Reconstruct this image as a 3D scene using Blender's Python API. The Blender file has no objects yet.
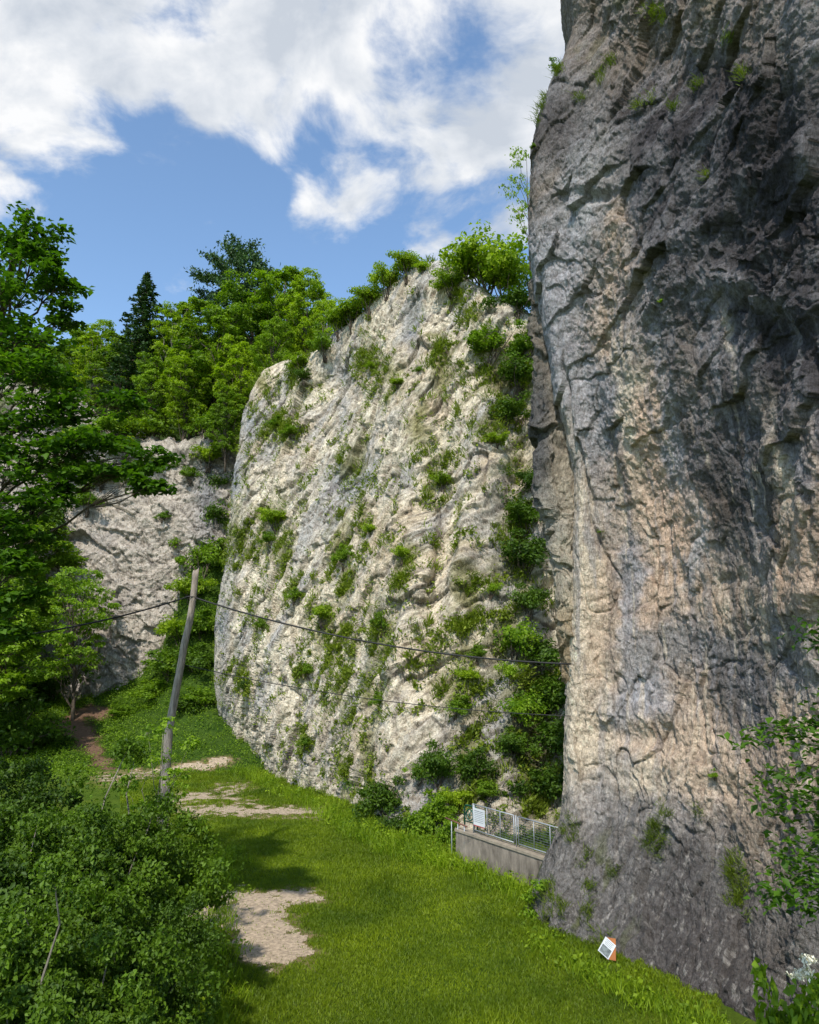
import bpy, math, random
import numpy as np
from mathutils import Vector

random.seed(7); np.random.seed(7)
RNG = np.random.default_rng(11)
scene = bpy.context.scene
COL = scene.collection
S = 1.25                     # metres per layout unit
CH = 6.0                     # eye height in layout units
PITCH = math.radians(10.7); FPX = 731.0
CP, SP = math.cos(PITCH), math.sin(PITCH)

# ------------------------------------------------------------------ layout
def ray(px, py):
    u = (np.asarray(px, float)-409.5)/FPX; v = (512-np.asarray(py, float))/FPX
    return u, CP - v*SP, SP + v*CP
def P(px, py, Y):
    u, dy, dz = ray(px, py); t = np.asarray(Y, float)/dy
    return np.stack([u*t*S, np.asarray(Y, float)*np.ones_like(t)*S, (CH + dz*t)*S], -1)
def G(px, py, z=0.0):
    u, dy, dz = ray(px, py); t = (z/S-CH)/dz
    return np.stack([u*t*S, dy*t*S, z*np.ones_like(t)], -1)
def Yg(px, py, z=0.0):
    return float(G(px, py, z)[1]/S)
def bearing(co):             # direction of a point as seen from the viewpoint, used to lay stains and plants out on the rock
    x, y, z = co[..., 0]/S, co[..., 1]/S, co[..., 2]/S-CH
    fw = y*CP + z*SP; up = -y*SP + z*CP
    return 409.5 + FPX*x/fw, 512 - FPX*up/fw

# ------------------------------------------------------------------ noise
_perm = np.random.default_rng(3).permutation(4096).astype(np.int64)
def hsh(i, j, k=0, s=0):
    return _perm[(_perm[(_perm[(i + s*131) & 4095] + j) & 4095] + k) & 4095]
_g3 = np.random.default_rng(5).normal(size=(4096, 3)); _g3 /= np.linalg.norm(_g3, axis=1)[:, None]
def perlin(p, seed=0):
    f = np.floor(p).astype(np.int64); r = p - f; w = r*r*r*(r*(r*6-15)+10)
    out = 0
    for dx in (0, 1):
        wx = w[:, 0] if dx else 1-w[:, 0]
        for dy in (0, 1):
            wy = w[:, 1] if dy else 1-w[:, 1]
            for dz in (0, 1):
                wz = w[:, 2] if dz else 1-w[:, 2]
                g = _g3[hsh(f[:, 0]+dx, f[:, 1]+dy, f[:, 2]+dz, seed)]
                d = (g[:, 0]*(r[:, 0]-dx) + g[:, 1]*(r[:, 1]-dy) + g[:, 2]*(r[:, 2]-dz))
                out = out + wx*wy*wz*d
    return out*1.6
def fbm(p, octv=4, seed=0, gain=.5, ridged=False):
    a = 1.; s = 0; tot = 0
    for o in range(octv):
        n = perlin(p*(2.03**o) + 17.3*o, seed+o)
        if ridged: n = 1-2*np.abs(n)
        s = s + a*n; tot += a; a *= gain
    return s/tot
def facets(s, t, scale, seed, grad=.5):
    """planar chips: one random tilted plane per 2D Voronoi cell, plus distance to the cell border"""
    s = s/scale; t = t/scale
    i0 = np.floor(s).astype(np.int64); j0 = np.floor(t).astype(np.int64)
    b1 = np.full(s.shape, 9.); b2 = np.full(s.shape, 9.); h = np.zeros(s.shape)
    for di in (-1, 0, 1):
        for dj in (-1, 0, 1):
            i = i0+di; j = j0+dj
            k = hsh(i, j, 0, seed); k2 = hsh(i, j, 7, seed); k3 = hsh(i, j, 13, seed); k4 = hsh(i, j, 29, seed); k5 = hsh(i, j, 41, seed)
            cx = i + k/4096.; cy = j + k2/4096.
            ds = s-cx; dt = t-cy; d = np.hypot(ds, dt)
            hh = (k3/4096.-.5) + grad*((k4/2048.-1)*ds + (k5/2048.-1)*dt)*1.6
            m = d < b1
            b2 = np.where(m, b1, np.minimum(b2, d)); h = np.where(m, hh, h); b1 = np.where(m, d, b1)
    return h, b2-b1

# ------------------------------------------------------------------ mesh helpers
def mesh(name, V, F, mat=None, parent=None, col=None, smooth=False, link=True):
    V = np.ascontiguousarray(V, dtype=np.float32); F = np.ascontiguousarray(F, dtype=np.int32)
    me = bpy.data.meshes.new(name); n = F.shape[1]
    me.vertices.add(len(V)); me.vertices.foreach_set('co', V.ravel())
    me.loops.add(F.size); me.loops.foreach_set('vertex_index', F.ravel())
    me.polygons.add(len(F)); me.polygons.foreach_set('loop_start', np.arange(0, F.size, n, dtype=np.int32))
    me.polygons.foreach_set('loop_total', np.full(len(F), n, dtype=np.int32))
    if smooth: me.polygons.foreach_set('use_smooth', np.ones(len(F), dtype=bool))
    me.update(calc_edges=True)
    if col is not None:
        a = me.color_attributes.new('Col', 'FLOAT_COLOR', 'POINT')
        c = np.ones((len(V), 4), np.float32); c[:, :col.shape[1]] = col; a.data.foreach_set('color', c.ravel())
    if mat: me.materials.append(mat)
    o = bpy.data.objects.new(name, me); COL.objects.link(o)
    if parent: o.parent = parent
    return o
class MB:
    def __init__(s): s.V = []; s.F = []; s.n = 0
    def add(s, V, F):
        V = np.asarray(V, float); F = np.asarray(F, int)
        if F.shape[1] == 3: F = np.concatenate([F, F[:, 2:3]], 1)
        s.V.append(V); s.F.append(F + s.n); s.n += len(V); return s
    def box(s, o, ax, ay, az):
        """box centred at o with half-axis vectors"""
        o, ax, ay, az = map(lambda q: np.array(q, float), (o, ax, ay, az))
        c = [o + i*ax + j*ay + k*az for k in (-1, 1) for j in (-1, 1) for i in (-1, 1)]
        return s.add(c, [[0, 2, 3, 1], [4, 5, 7, 6], [0, 1, 5, 4], [2, 6, 7, 3], [0, 4, 6, 2], [1, 3, 7, 5]])
    def tube(s, pts, rad, n=8, cap=True):
        pts = np.asarray(pts, float); rad = np.ones(len(pts))*rad
        T = np.gradient(pts, axis=0); T /= np.linalg.norm(T, axis=1)[:, None]+1e-9
        ref = np.array([0, 0, 1.]) if abs(T[0, 2]) < .9 else np.array([1., 0, 0])
        A = np.cross(T, ref); A /= np.linalg.norm(A, axis=1)[:, None]+1e-9; B = np.cross(T, A)
        th = np.arange(n)*2*math.pi/n
        V = pts[:, None] + rad[:, None, None]*(np.cos(th)[None, :, None]*A[:, None] + np.sin(th)[None, :, None]*B[:, None])
        F = []
        for i in range(len(pts)-1):
            for j in range(n):
                F.append([i*n+j, i*n+(j+1) % n, (i+1)*n+(j+1) % n, (i+1)*n+j])
        V = V.reshape(-1, 3)
        if cap:
            m = len(V); V = np.vstack([V, pts[0], pts[-1]]); l = (len(pts)-1)*n
            for j in range(n):
                F.append([m, (j+1) % n, j, j]); F.append([m+1, l+j, l+(j+1) % n, l+(j+1) % n])
        return s.add(V, F)
    def build(s, name, mat, parent=None, smooth=False):
        V = np.vstack(s.V); F = np.vstack(s.F)
        me = bpy.data.meshes.new(name)
        me.from_pydata(V.tolist(), [], [(list(f) if f[2] != f[3] else list(f[:3])) for f in F.tolist()])
        if smooth: me.polygons.foreach_set('use_smooth', np.ones(len(me.polygons), dtype=bool))
        me.materials.append(mat); me.update()
        o = bpy.data.objects.new(name, me); COL.objects.link(o)
        if parent: o.parent = parent
        return o
def tag(o, label=None, cat=None, group=None, kind=None):
    if label: o['label'] = label
    if cat: o['category'] = cat
    if group: o['group'] = group
    if kind: o['kind'] = kind
    return o
def empty(name, loc, label, cat, group=None, rz=0, sc=1):
    o = bpy.data.objects.new(name, None); COL.objects.link(o); o.empty_display_size = .2
    o.location = [float(a) for a in loc]; o.rotation_euler = (0, 0, rz)
    o.scale = (sc, sc, sc) if not hasattr(sc, '__len__') else tuple(sc)
    return tag(o, label, cat, group)

# ------------------------------------------------------------------ materials
def newmat(name):
    m = bpy.data.materials.new(name); m.use_nodes = True; nt = m.node_tree; nt.nodes.clear()
    return m, nt, (lambda t, **k: mknode(nt, t, **k))
def mknode(nt, t, ins=None, **k):
    n = nt.nodes.new(t)
    for a, b in k.items(): setattr(n, a, b)
    for a, b in (ins or {}).items():
        if isinstance(b, bpy.types.NodeSocket): nt.links.new(b, n.inputs[a])
        else: n.inputs[a].default_value = b
    return n
def mixc(N, fac, a, b, mode='MIX'):
    n = N('ShaderNodeMix', data_type='RGBA', blend_type=mode)
    nt = n.id_data
    for i, v in ((0, fac), (6, a), (7, b)):
        if isinstance(v, bpy.types.NodeSocket): nt.links.new(v, n.inputs[i])
        else: n.inputs[i].default_value = v if i == 0 else (tuple(v)+(1,) if len(v) == 3 else v)
    return n.outputs[2]
def math_(N, op, a, b=0.0, c=0.0, clamp=False):
    n = N('ShaderNodeMath', operation=op, use_clamp=clamp); nt = n.id_data
    for i, v in enumerate((a, b, c)):
        if isinstance(v, bpy.types.NodeSocket): nt.links.new(v, n.inputs[i])
        else: n.inputs[i].default_value = v
    return n.outputs[0]
def ramp(N, fac, stops):
    n = N('ShaderNodeValToRGB', ins={'Fac': fac}); r = n.color_ramp
    while len(r.elements) < len(stops): r.elements.new(.5)
    for e, (p, c) in zip(r.elements, stops):
        e.position = p; e.color = (c, c, c, 1) if not hasattr(c, '__len__') else tuple(c)+(1,)
    return n.outputs[0]

def rock_mat(name, fine=1.0, bump=.06, rotn=(0, 0, 0)):
    m, nt, N = newmat(name)
    pos = N('ShaderNodeNewGeometry').outputs['Position']
    att = N('ShaderNodeAttribute', attribute_name='Col').outputs['Color']
    n1 = N('ShaderNodeTexNoise', ins={'Vector': pos, 'Scale': 3.2*fine, 'Detail': 7., 'Roughness': .68}).outputs[0]
    n2 = N('ShaderNodeTexNoise', ins={'Vector': pos, 'Scale': 11.*fine, 'Detail': 5., 'Roughness': .75}).outputs[0]
    mp = N('ShaderNodeMapping', vector_type='TEXTURE', ins={'Vector': pos, 'Scale': (1/(6*fine), 1/(6*fine), 1/(1.6*fine)), 'Rotation': rotn}).outputs[0]
    n3 = N('ShaderNodeTexNoise', ins={'Vector': mp, 'Scale': 1., 'Detail': 6., 'Roughness': .7}).outputs[0]
    vo = N('ShaderNodeTexVoronoi', feature='DISTANCE_TO_EDGE', ins={'Vector': N('ShaderNodeVectorMath', operation='ADD', ins={0: mp, 1: N('ShaderNodeTexNoise', ins={'Vector': pos, 'Scale': 2.5*fine, 'Detail': 4.}).outputs[1]}).outputs[0], 'Scale': .9}).outputs[0]
    cr = ramp(N, vo, [(0., .0), (.035, 1.)])
    wq = N('ShaderNodeVectorMath', operation='MULTIPLY_ADD', ins={0: N('ShaderNodeTexNoise', ins={'Vector': mp, 'Scale': 1.3, 'Detail': 3.}).outputs[1], 1: (.7, .7, .7), 2: mp}).outputs[0]
    v1 = N('ShaderNodeTexVoronoi', feature='F1', ins={'Vector': wq, 'Scale': .8}).outputs[0]
    v2 = N('ShaderNodeTexVoronoi', feature='F1', ins={'Vector': wq, 'Scale': 2.6}).outputs[0]
    c = mixc(N, ramp(N, n1, [(.36, 1.), (.56, 0.)]), att, mixc(N, 1., att, (.70, .68, .67), 'MULTIPLY'))
    c = mixc(N, ramp(N, n2, [(.52, 0.), (.66, .55)]), c, mixc(N, 1., c, (1.35, 1.33, 1.3), 'MULTIPLY'))
    c = mixc(N, ramp(N, v2, [(.45, 0.), (.80, .45)]), c, mixc(N, 1., c, (.55, .50, .45), 'MULTIPLY'))
    c = mixc(N, ramp(N, n3, [(.38, .6), (.46, 0.)]), c, mixc(N, 1., c, (.52, .50, .49), 'MULTIPLY'))
    c = mixc(N, math_(N, 'MULTIPLY', math_(N, 'SUBTRACT', 1., cr), .35), c, mixc(N, 1., c, (.4, .38, .36), 'MULTIPLY'))
    h = math_(N, 'ADD', math_(N, 'MULTIPLY', n1, 1.0), math_(N, 'MULTIPLY', n2, .45))
    h = math_(N, 'ADD', h, math_(N, 'MULTIPLY', n3, .6)); h = math_(N, 'ADD', h, math_(N, 'MULTIPLY', cr, .10)); h = math_(N, 'SUBTRACT', h, math_(N, 'MULTIPLY', v1, .42)); h = math_(N, 'SUBTRACT', h, math_(N, 'MULTIPLY', v2, .22))
    bp = N('ShaderNodeBump', ins={'Strength': 1., 'Distance': bump*2.6, 'Height': h}).outputs[0]
    b = N('ShaderNodeBsdfPrincipled', ins={'Base Color': c, 'Roughness': .93, 'Normal': bp}); b.inputs['Specular IOR Level'].default_value = .15
    N('ShaderNodeOutputMaterial', ins={'Surface': b.outputs[0]}); return m

def leaf_mat(name, dark, light, trans=.35, scale=.6):
    m, nt, N = newmat(name)
    oi = N('ShaderNodeObjectInfo').outputs['Random']
    at = N('ShaderNodeAttribute', attribute_name='Col').outputs['Color']
    sep = N('ShaderNodeSeparateColor', ins={0: at}).outputs
    geo = N('ShaderNodeNewGeometry').outputs['Position']
    n = N('ShaderNodeTexNoise', ins={'Vector': geo, 'Scale': scale, 'Detail': 3.}).outputs[0]
    f = math_(N, 'ADD', math_(N, 'MULTIPLY', sep[0], .55), math_(N, 'MULTIPLY', ramp(N, n, [(.3, 0.), (.7, 1.)]), .4))
    f = math_(N, 'ADD', f, math_(N, 'MULTIPLY', math_(N, 'SUBTRACT', oi, .5), .3), clamp=True)
    c = mixc(N, f, dark, light)
    b = N('ShaderNodeBsdfPrincipled', ins={'Base Color': c, 'Roughness': .55}); b.inputs['Specular IOR Level'].default_value = .25
    t = N('ShaderNodeBsdfTranslucent', ins={'Color': mixc(N, 1., c, (1.5, 1.7, .5), 'MULTIPLY')})
    mx = N('ShaderNodeMixShader', ins={0: trans, 1: b.outputs[0], 2: t.outputs[0]})
    N('ShaderNodeOutputMaterial', ins={'Surface': mx.outputs[0]}); return m
def plain(name, base, rough=.8, var=.25, scale=4., bump=.004, metal=0., stretch=(1, 1, 1), spec=.3):
    m, nt, N = newmat(name)
    pos = N('ShaderNodeTexCoord').outputs['Object']
    mp = N('ShaderNodeMapping', ins={'Vector': pos, 'Scale': stretch}).outputs[0]
    n = N('ShaderNodeTexNoise', ins={'Vector': mp, 'Scale': scale, 'Detail': 8., 'Roughness': .65}).outputs[0]
    d = tuple(max(0, q*(1-var)) for q in base); l = tuple(min(1, q*(1+var)) for q in base)
    c = mixc(N, ramp(N, n, [(.3, 0.), (.7, 1.)]), d, l)
    bp = N('ShaderNodeBump', ins={'Strength': .8, 'Distance': bump, 'Height': n}).outputs[0]
    b = N('ShaderNodeBsdfPrincipled', ins={'Base Color': c, 'Roughness': rough, 'Metallic': metal, 'Normal': bp}); b.inputs['Specular IOR Level'].default_value = spec
    N('ShaderNodeOutputMaterial', ins={'Surface': b.outputs[0]}); return m
def ground_mat(name):
    m, nt, N = newmat(name)
    pos = N('ShaderNodeNewGeometry').outputs['Position']
    att = N('ShaderNodeAttribute', attribute_name='Col').outputs['Color']
    n1 = N('ShaderNodeTexNoise', ins={'Vector': pos, 'Scale': 1.1, 'Detail': 8., 'Roughness': .65}).outputs[0]
    n2 = N('ShaderNodeTexNoise', ins={'Vector': pos, 'Scale': 18., 'Detail': 8., 'Roughness': .75}).outputs[0]
    c = mixc(N, ramp(N, n1, [(.35, 0.), (.65, 1.)]), mixc(N, 1., att, (.65, .75, .6), 'MULTIPLY'), mixc(N, 1., att, (1.2, 1.12, 1.), 'MULTIPLY'))
    c = mixc(N, ramp(N, n2, [(.35, .7), (.55, 0.)]), c, mixc(N, 1., c, (.5, .5, .5), 'MULTIPLY'))
    bp = N('ShaderNodeBump', ins={'Strength': 1., 'Distance': .05, 'Height': math_(N, 'ADD', n2, math_(N, 'MULTIPLY', n1, 2.))}).outputs[0]
    b = N('ShaderNodeBsdfPrincipled', ins={'Base Color': c, 'Roughness': .95, 'Normal': bp}); b.inputs['Specular IOR Level'].default_value = .1
    N('ShaderNodeOutputMaterial', ins={'Surface': b.outputs[0]}); return m

M = {}
M['rock_near'] = rock_mat('grey_limestone', 1.7, .035, (.1, .15, 0))
M['rock_mid'] = rock_mat('pale_limestone', .85, .055, (.38, .26, 0))
M['rock_far'] = rock_mat('pale_far_limestone', .55, .09)
M['ground'] = ground_mat('turf_soil')
M['gravel'] = plain('pale_gravel', (.36, .28, .195), .95, .5, 9., .03)
M['dirt'] = plain('brown_dirt', (.13, .075, .045), .95, .4, 9., .02)
M['bark'] = plain('dark_bark', (.09, .07, .05), .9, .5, 8., .01, stretch=(3, 3, .6))
M['bark_pale'] = plain('pale_bark', (.22, .19, .15), .9, .5, 8., .01, stretch=(3, 3, .6))
M['leaf_hill'] = leaf_mat('leaf_hill', (.045, .100, .007), (.260, .390, .014), .38, .30)
M['leaf_fresh'] = leaf_mat('leaf_fresh', (.075, .145, .007), (.330, .440, .016), .42, .5)
M['leaf_hero'] = leaf_mat('leaf_hero', (.022, .065, .007), (.120, .240, .012), .42, .5)
M['leaf_bush'] = leaf_mat('leaf_bush', (.042, .100, .007), (.220, .340, .014), .38, .9)
M['leaf_dark'] = leaf_mat('leaf_dark', (.018, .046, .006), (.105, .190, .010), .32, .6)
M['leaf_young'] = leaf_mat('leaf_young', (.095, .190, .014), (.340, .480, .028), .45, .6)
M['leaf_near'] = leaf_mat('leaf_near', (.014, .042, .004), (.130, .225, .010), .32, .8)
M['needle'] = leaf_mat('needle', (.018, .045, .012), (.060, .125, .026), .15, .5)
M['grass'] = leaf_mat('grass', (.045, .095, .004), (.255, .325, .010), .36, .35)
M['tuft'] = leaf_mat('tuft', (.070, .115, .010), (.250, .310, .028), .30, .5)
M['steel'] = plain('galvanised_steel', (.33, .35, .37), .5, .15, 10., .001, metal=.3)
M['wire'] = plain('dull_wire', (.09, .10, .11), .6, .15, 10., .001)
M['concrete'] = plain('stained_concrete', (.22, .185, .15), .93, .6, 2.2, .01, stretch=(1.5, 1.5, .5))
M['concrete_top'] = plain('concrete_coping', (.29, .245, .185), .93, .25, 5., .006)
M['pole'] = plain('weathered_pole_wood', (.31, .26, .21), .9, .65, 4., .05, stretch=(7, 7, .45))
M['cable'] = plain('black_cable', (.02, .02, .02), .6, .2, 4., .0)
M['white'] = plain('white_sheet', (.62, .64, .65), .5, .04, 2., .0)
M['ink'] = plain('grey_ink', (.22, .22, .23), .6, .1, 9., .0)
M['photo'] = plain('grey_picture', (.17, .19, .19), .5, .6, 14., .0)
M['red'] = plain('red_edge', (.35, .05, .06), .5, .1, 4., .0)
M['orange'] = plain('orange_board', (.38, .14, .045), .6, .15, 6., .002, stretch=(1, 1, .3))
M['green'] = plain('dark_green_paint', (.01, .09, .06), .4, .15, 5., .001)
M['rust'] = plain('rusty_brown_paint', (.16, .07, .05), .6, .3, 8., .001)
M['petal'] = plain('white_petals', (.85, .80, .60), .7, .12, 9., .0)

# ------------------------------------------------------------------ surfaces
def catmull(A, n, axis=0, us=None):
    A = np.asarray(A, float); A = np.moveaxis(A, axis, 0); m = len(A)
    u = np.linspace(0, m-1, n) if us is None else us
    i = np.clip(np.floor(u).astype(int), 0, m-2); f = (u-i).reshape((-1,)+(1,)*(A.ndim-1))
    def g(k):
        lo = A[0]*2-A[1]; hi = A[-1]*2-A[-2]
        E = np.concatenate([lo[None], A, hi[None]]); return E[np.clip(k+1, 0, m+1)]
    p0, p1, p2, p3 = g(i-1), g(i), g(i+1), g(i+2)
    r = .5*((2*p1) + (-p0+p2)*f + (2*p0-5*p1+4*p2-p3)*f*f + (-p0+3*p1-3*p2+p3)*f**3)
    return np.moveaxis(r, 0, axis)
def dense(grid, nr, nc, ur=None, uc=None):
    return catmull(catmull(grid, nr, 0, ur), nc, 1, uc)
def gnormals(W):
    du = np.gradient(W, axis=1); dv = np.gradient(W, axis=0)
    n = np.cross(dv, du); n /= np.linalg.norm(n, axis=2)[..., None]+1e-12; return n
def gfaces(nr, nc):
    i = np.arange(nr*nc).reshape(nr, nc)
    return np.stack([i[:-1, :-1], i[1:, :-1], i[1:, 1:], i[:-1, 1:]], -1).reshape(-1, 4)
class Surf:
    """keeps the finished vertices of a rock face so plants can be rooted on it"""
    def __init__(s, W, nrm): s.W = W.reshape(-1, 3); s.N = nrm.reshape(-1, 3); s.px, s.py = bearing(s.W); s.d = s.W[:, 1]
    def at(s, px, py, r=7):
        m = np.where((np.abs(s.px-px) < r) & (np.abs(s.py-py) < r))[0]
        if not len(m):
            k = np.argmin((s.px-px)**2+(s.py-py)**2); return s.W[k], s.N[k]
        k = m[np.argmin(s.d[m] + .05*np.hypot(s.px[m]-px, s.py[m]-py))]; return s.W[k], s.N[k]
def stain(px, py, blobs):
    """blend of mineral, lichen and painted shade colours, each centred on a spot of the face"""
    num = np.zeros(px.shape+(3,)); den = np.full(px.shape, 1e-6)
    for (x, y, rx, ry, a, c, w) in blobs:
        a = math.radians(a); dx = px-x; dy = py-y
        X = (dx*math.cos(a)+dy*math.sin(a))/rx; Y = (-dx*math.sin(a)+dy*math.cos(a))/ry
        w = w*(2.2 if min(rx, ry) < 15 else 1)
        g = w*np.exp(-(X*X+Y*Y)*1.3)**1.0
        num += g[..., None]*np.array(c); den += g
    return num/den[..., None]
sm = lambda a, b, x: (lambda t: t*t*(3-2*t))(np.clip((x-a)/(b-a), 0, 1))
def lerp(a, b, t): return a*(1-t)+b*t

# ---- near cliff (right) ------------------------------------------------
def near_cliff():
    tk = [0, .175, .35, .525, .7, .85, 1.]; ck = [0, .25, .5, .75, 1.]
    D = np.array([[16.3, 14.6, 12.8, 11.3, 10.0], [17.2, 15.5, 13.6, 11.9, 10.5], [17.8, 16.4, 14.6, 12.8, 11.2],
                  [18.3, 17.0, 15.2, 13.5, 11.8], [18.6, 17.5, 16.1, 14.5, 12.8], [18.7, 17.5, 16.0, 14.5, 12.8], [0]*5])
    base = [938, 985, 1023, 1062, 1100]
    D[-1] = [Yg(540+279*c, b, -.6) for c, b in zip(ck, base)]
    Dd = catmull(catmull(D, 25, 0, np.interp(np.linspace(0, 1, 25), tk, range(7))), 9, 1)
    sy = [-260, -200, -60, 0, 28, 40, 62, 100, 140, 200, 240, 300, 350, 400, 470, 540, 600, 650, 700, 790, 830, 870, 905, 938]
    sx = [595, 580, 562, 565, 574, 572, 556, 546, 534, 533, 532, 543, 551, 560, 576, 574, 573, 571, 569, 566, 565, 553, 541, 538]
    rows = []
    for i, t in enumerate(np.linspace(0, 1, 25)):
        row = []
        for j, c in enumerate(np.linspace(0, 1, 9)):
            b = np.interp(c, ck, base); py = lerp(-200, b, t); pl = lerp(-200, 938, t)
            x0 = np.interp(pl, sy, sx); px = x0 + c*(819-x0)
            row.append(P(px, py, Dd[i, j]))
        L = [row[0] + np.array([3.2, 8.5, .3])*S, row[0] + np.array([.55, 2.2, 0])*S]
        R = [row[-1] + k*np.array([2.1, -3.1, 0])*S for k in (.8, 2., 3.4, 5.)]
        rows.append(L+row+R)
    rows = np.array(rows)
    top = rows[:1].copy(); top[..., 2] += 6*S; top[..., 0] += .3; top2 = top.copy(); top2[..., 1] += 5; top2[..., 0] += 5; top2[..., 2] += 2
    rows = np.concatenate([top2, top, rows])
    ur = np.concatenate([np.linspace(0, 5.6, 110)[:-1], np.linspace(5.6, 26, 960)])
    uc = np.concatenate([np.linspace(0, 1., 25)[:-1], np.linspace(1., 2.2, 90)[:-1], np.linspace(2.2, 10.2, 400)[:-1], np.linspace(10.2, 14, 50)])
    W = dense(rows, 0, 0, ur, uc); nrm = gnormals(W)
    # exact silhouette: re-lay the left edge columns on the outline
    nR, nC = W.shape[:2]
    p = W.reshape(-1, 3)
    s = (p[:, 0]*.57 - p[:, 1]*.82); t = p[:, 2]
    wrp = fbm(p*.35, 3, 50)*1.2; wrp2 = fbm(p*.35+9, 3, 60)*1.2
    a = math.radians(38)
    up = sm(9, 15, t)                                  # upper part: diagonal rib structure; lower part: upright
    s1 = s*np.cos(a)+t*np.sin(a); t1 = -s*np.sin(a)+t*np.cos(a)
    big = fbm(p*np.array([.16, .16, .12]), 3, 2)*1.0
    fw = fbm(p*1.1, 3, 66)*.35; fA, eA = facets(s1/2.1+wrp*.12+fw*.5, t1+wrp2*.3+fw, 1.1, 4, .9)
    fA2, eA2 = facets(s+wrp*.3+fw, t/2.2+wrp2*.3+fw*.4, 1.0, 9, .9)
    fB, eB = facets(s+wrp*.3+fw*.7, t/1.7+wrp2*.3+fw*.5, .46, 14, 1.)
    fC, eC = facets(s+wrp*.3+fw, t/1.3+wrp2*.3, .19, 24, 1.)
    pr = np.stack([s1*.55, t1*1.5, p[:, 1]*.2], -1)
    rid = fbm(pr+wrp[:, None]*.4, 4, 80, .5, True)
    rough = .55*fbm(p*1.2, 3, 90, .5)+.75*fbm(p*3.4, 5, 95, .66); patch = sm(-.15, .3, fbm(p*.3+4, 3, 31))
    crk = fbm(np.stack([s*.45, t*.16, p[:, 1]*.1], -1)+wrp[:, None]*.25, 3, 111); crk = np.exp(-(crk/.018)**2)
    bx_, by_ = bearing(p); calm = 1.15-.5*np.exp(-((bx_-700)/110)**2-((by_-590)/150)**2)-.4*np.exp(-((bx_-620)/50)**2-((by_-830)/90)**2)
    disp = .38*big + calm*(lerp(.12*fA2, .17*fA, up) + .075*fB*(.25+.75*patch) + .035*fC*(.3+.7*patch)) + .09*rid*lerp(.15, 1., up) + .15*rough*(.4+.6*calm) - .10*crk*(1-up) - .05*np.exp(-(lerp(eA2, eA, up)/.05)**2)*sm(-.1,.3,rough+.1)
    low = sm(5.5, 3.5, t)*1.0
    disp += low*.05*fbm(p*5., 4, 120, .6)
    px, py = bearing(W); px = px.ravel(); py = py.ravel()
    def dent(x, y, rx, ry, an, amt):
        nonlocal disp
        an = math.radians(an); dx = px-x+wrp*12; dy = py-y+wrp2*12
        X = (dx*math.cos(an)+dy*math.sin(an))/rx; Y = (-dx*math.sin(an)+dy*math.cos(an))/ry
        disp = disp + .45*amt*np.exp(-(X*X+Y*Y))
    for q in [(700, 90, 60, 26, -35, -.55), (760, 200, 70, 35, -30, -.4), (650, 170, 45, 14, -50, .3), (690, 235, 90, 12, -35, .38), (780, 165, 60, 12, -20, .35),
              (600, 190, 25, 6, -12, -.45), (660, 300, 70, 12, -55, .3), (740, 285, 80, 14, 12, .45), (760, 330, 60, 25, 20, -.45), (765, 225, 8, 14, 20, -.4), (790, 225, 8, 12, 10, -.4),
              (640, 715, 32, 14, 15, .45), (650, 742, 45, 12, 15, -.5), (715, 585, 30, 8, -20, -.22), (770, 430, 12, 60, -12, .3), (745, 400, 12, 90, -14, -.3),
              (690, 470, 14, 90, -6, .22), (665, 560, 9, 70, 0, -.22), (610, 560, 10, 60, -5, -.2), (630, 470, 8, 80, -8, .25), (600, 420, 14, 60, -8, -.3), (700, 760, 80, 20, 10, .3),
              (566, 400, 3, 50, -10, -.9), (584, 470, 3.2, 45, -14, -1.1), (594, 530, 3, 30, -16, -.9), (570, 930, 18, 50, 10, .35), (640, 800, 80, 12, 10, -.15), (790, 780, 40, 12, -20, -.3), (735, 900, 10, 70, -12, -.4), (800, 600, 40, 22, -20, .3), (545, 130, 60, 10, -35, -.3)]:
        dent(*q)
    disp = disp-disp.mean(); sil = np.interp(py, sy, sx); disp *= .40+.60*sm(-5, 45, px-sil)
    disp += np.where(py > 790, .22*sm(60, 0, px-sil)*sm(800, 880, py), 0)
    W = W + nrm*disp.reshape(nR, nC, 1)
    nn = gnormals(W)
    # colour
    DK = (.055, .050, .053); DG = (.125, .116, .116); GR = (.35, .325, .305); BG = (.42, .405, .415); BR = (.27, .222, .18)  # DK: black lichen staining plus the overhang's shade, put into the colour
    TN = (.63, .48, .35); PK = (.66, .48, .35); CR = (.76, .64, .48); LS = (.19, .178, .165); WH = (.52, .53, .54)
    q3 = p*.5
    wx = px + 20*fbm(q3, 4, 200) + 9*fbm(p*2.2, 3, 210); wy = py + 30*fbm(q3+7, 4, 220) + 9*fbm(p*2.2+5, 3, 230)
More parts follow.
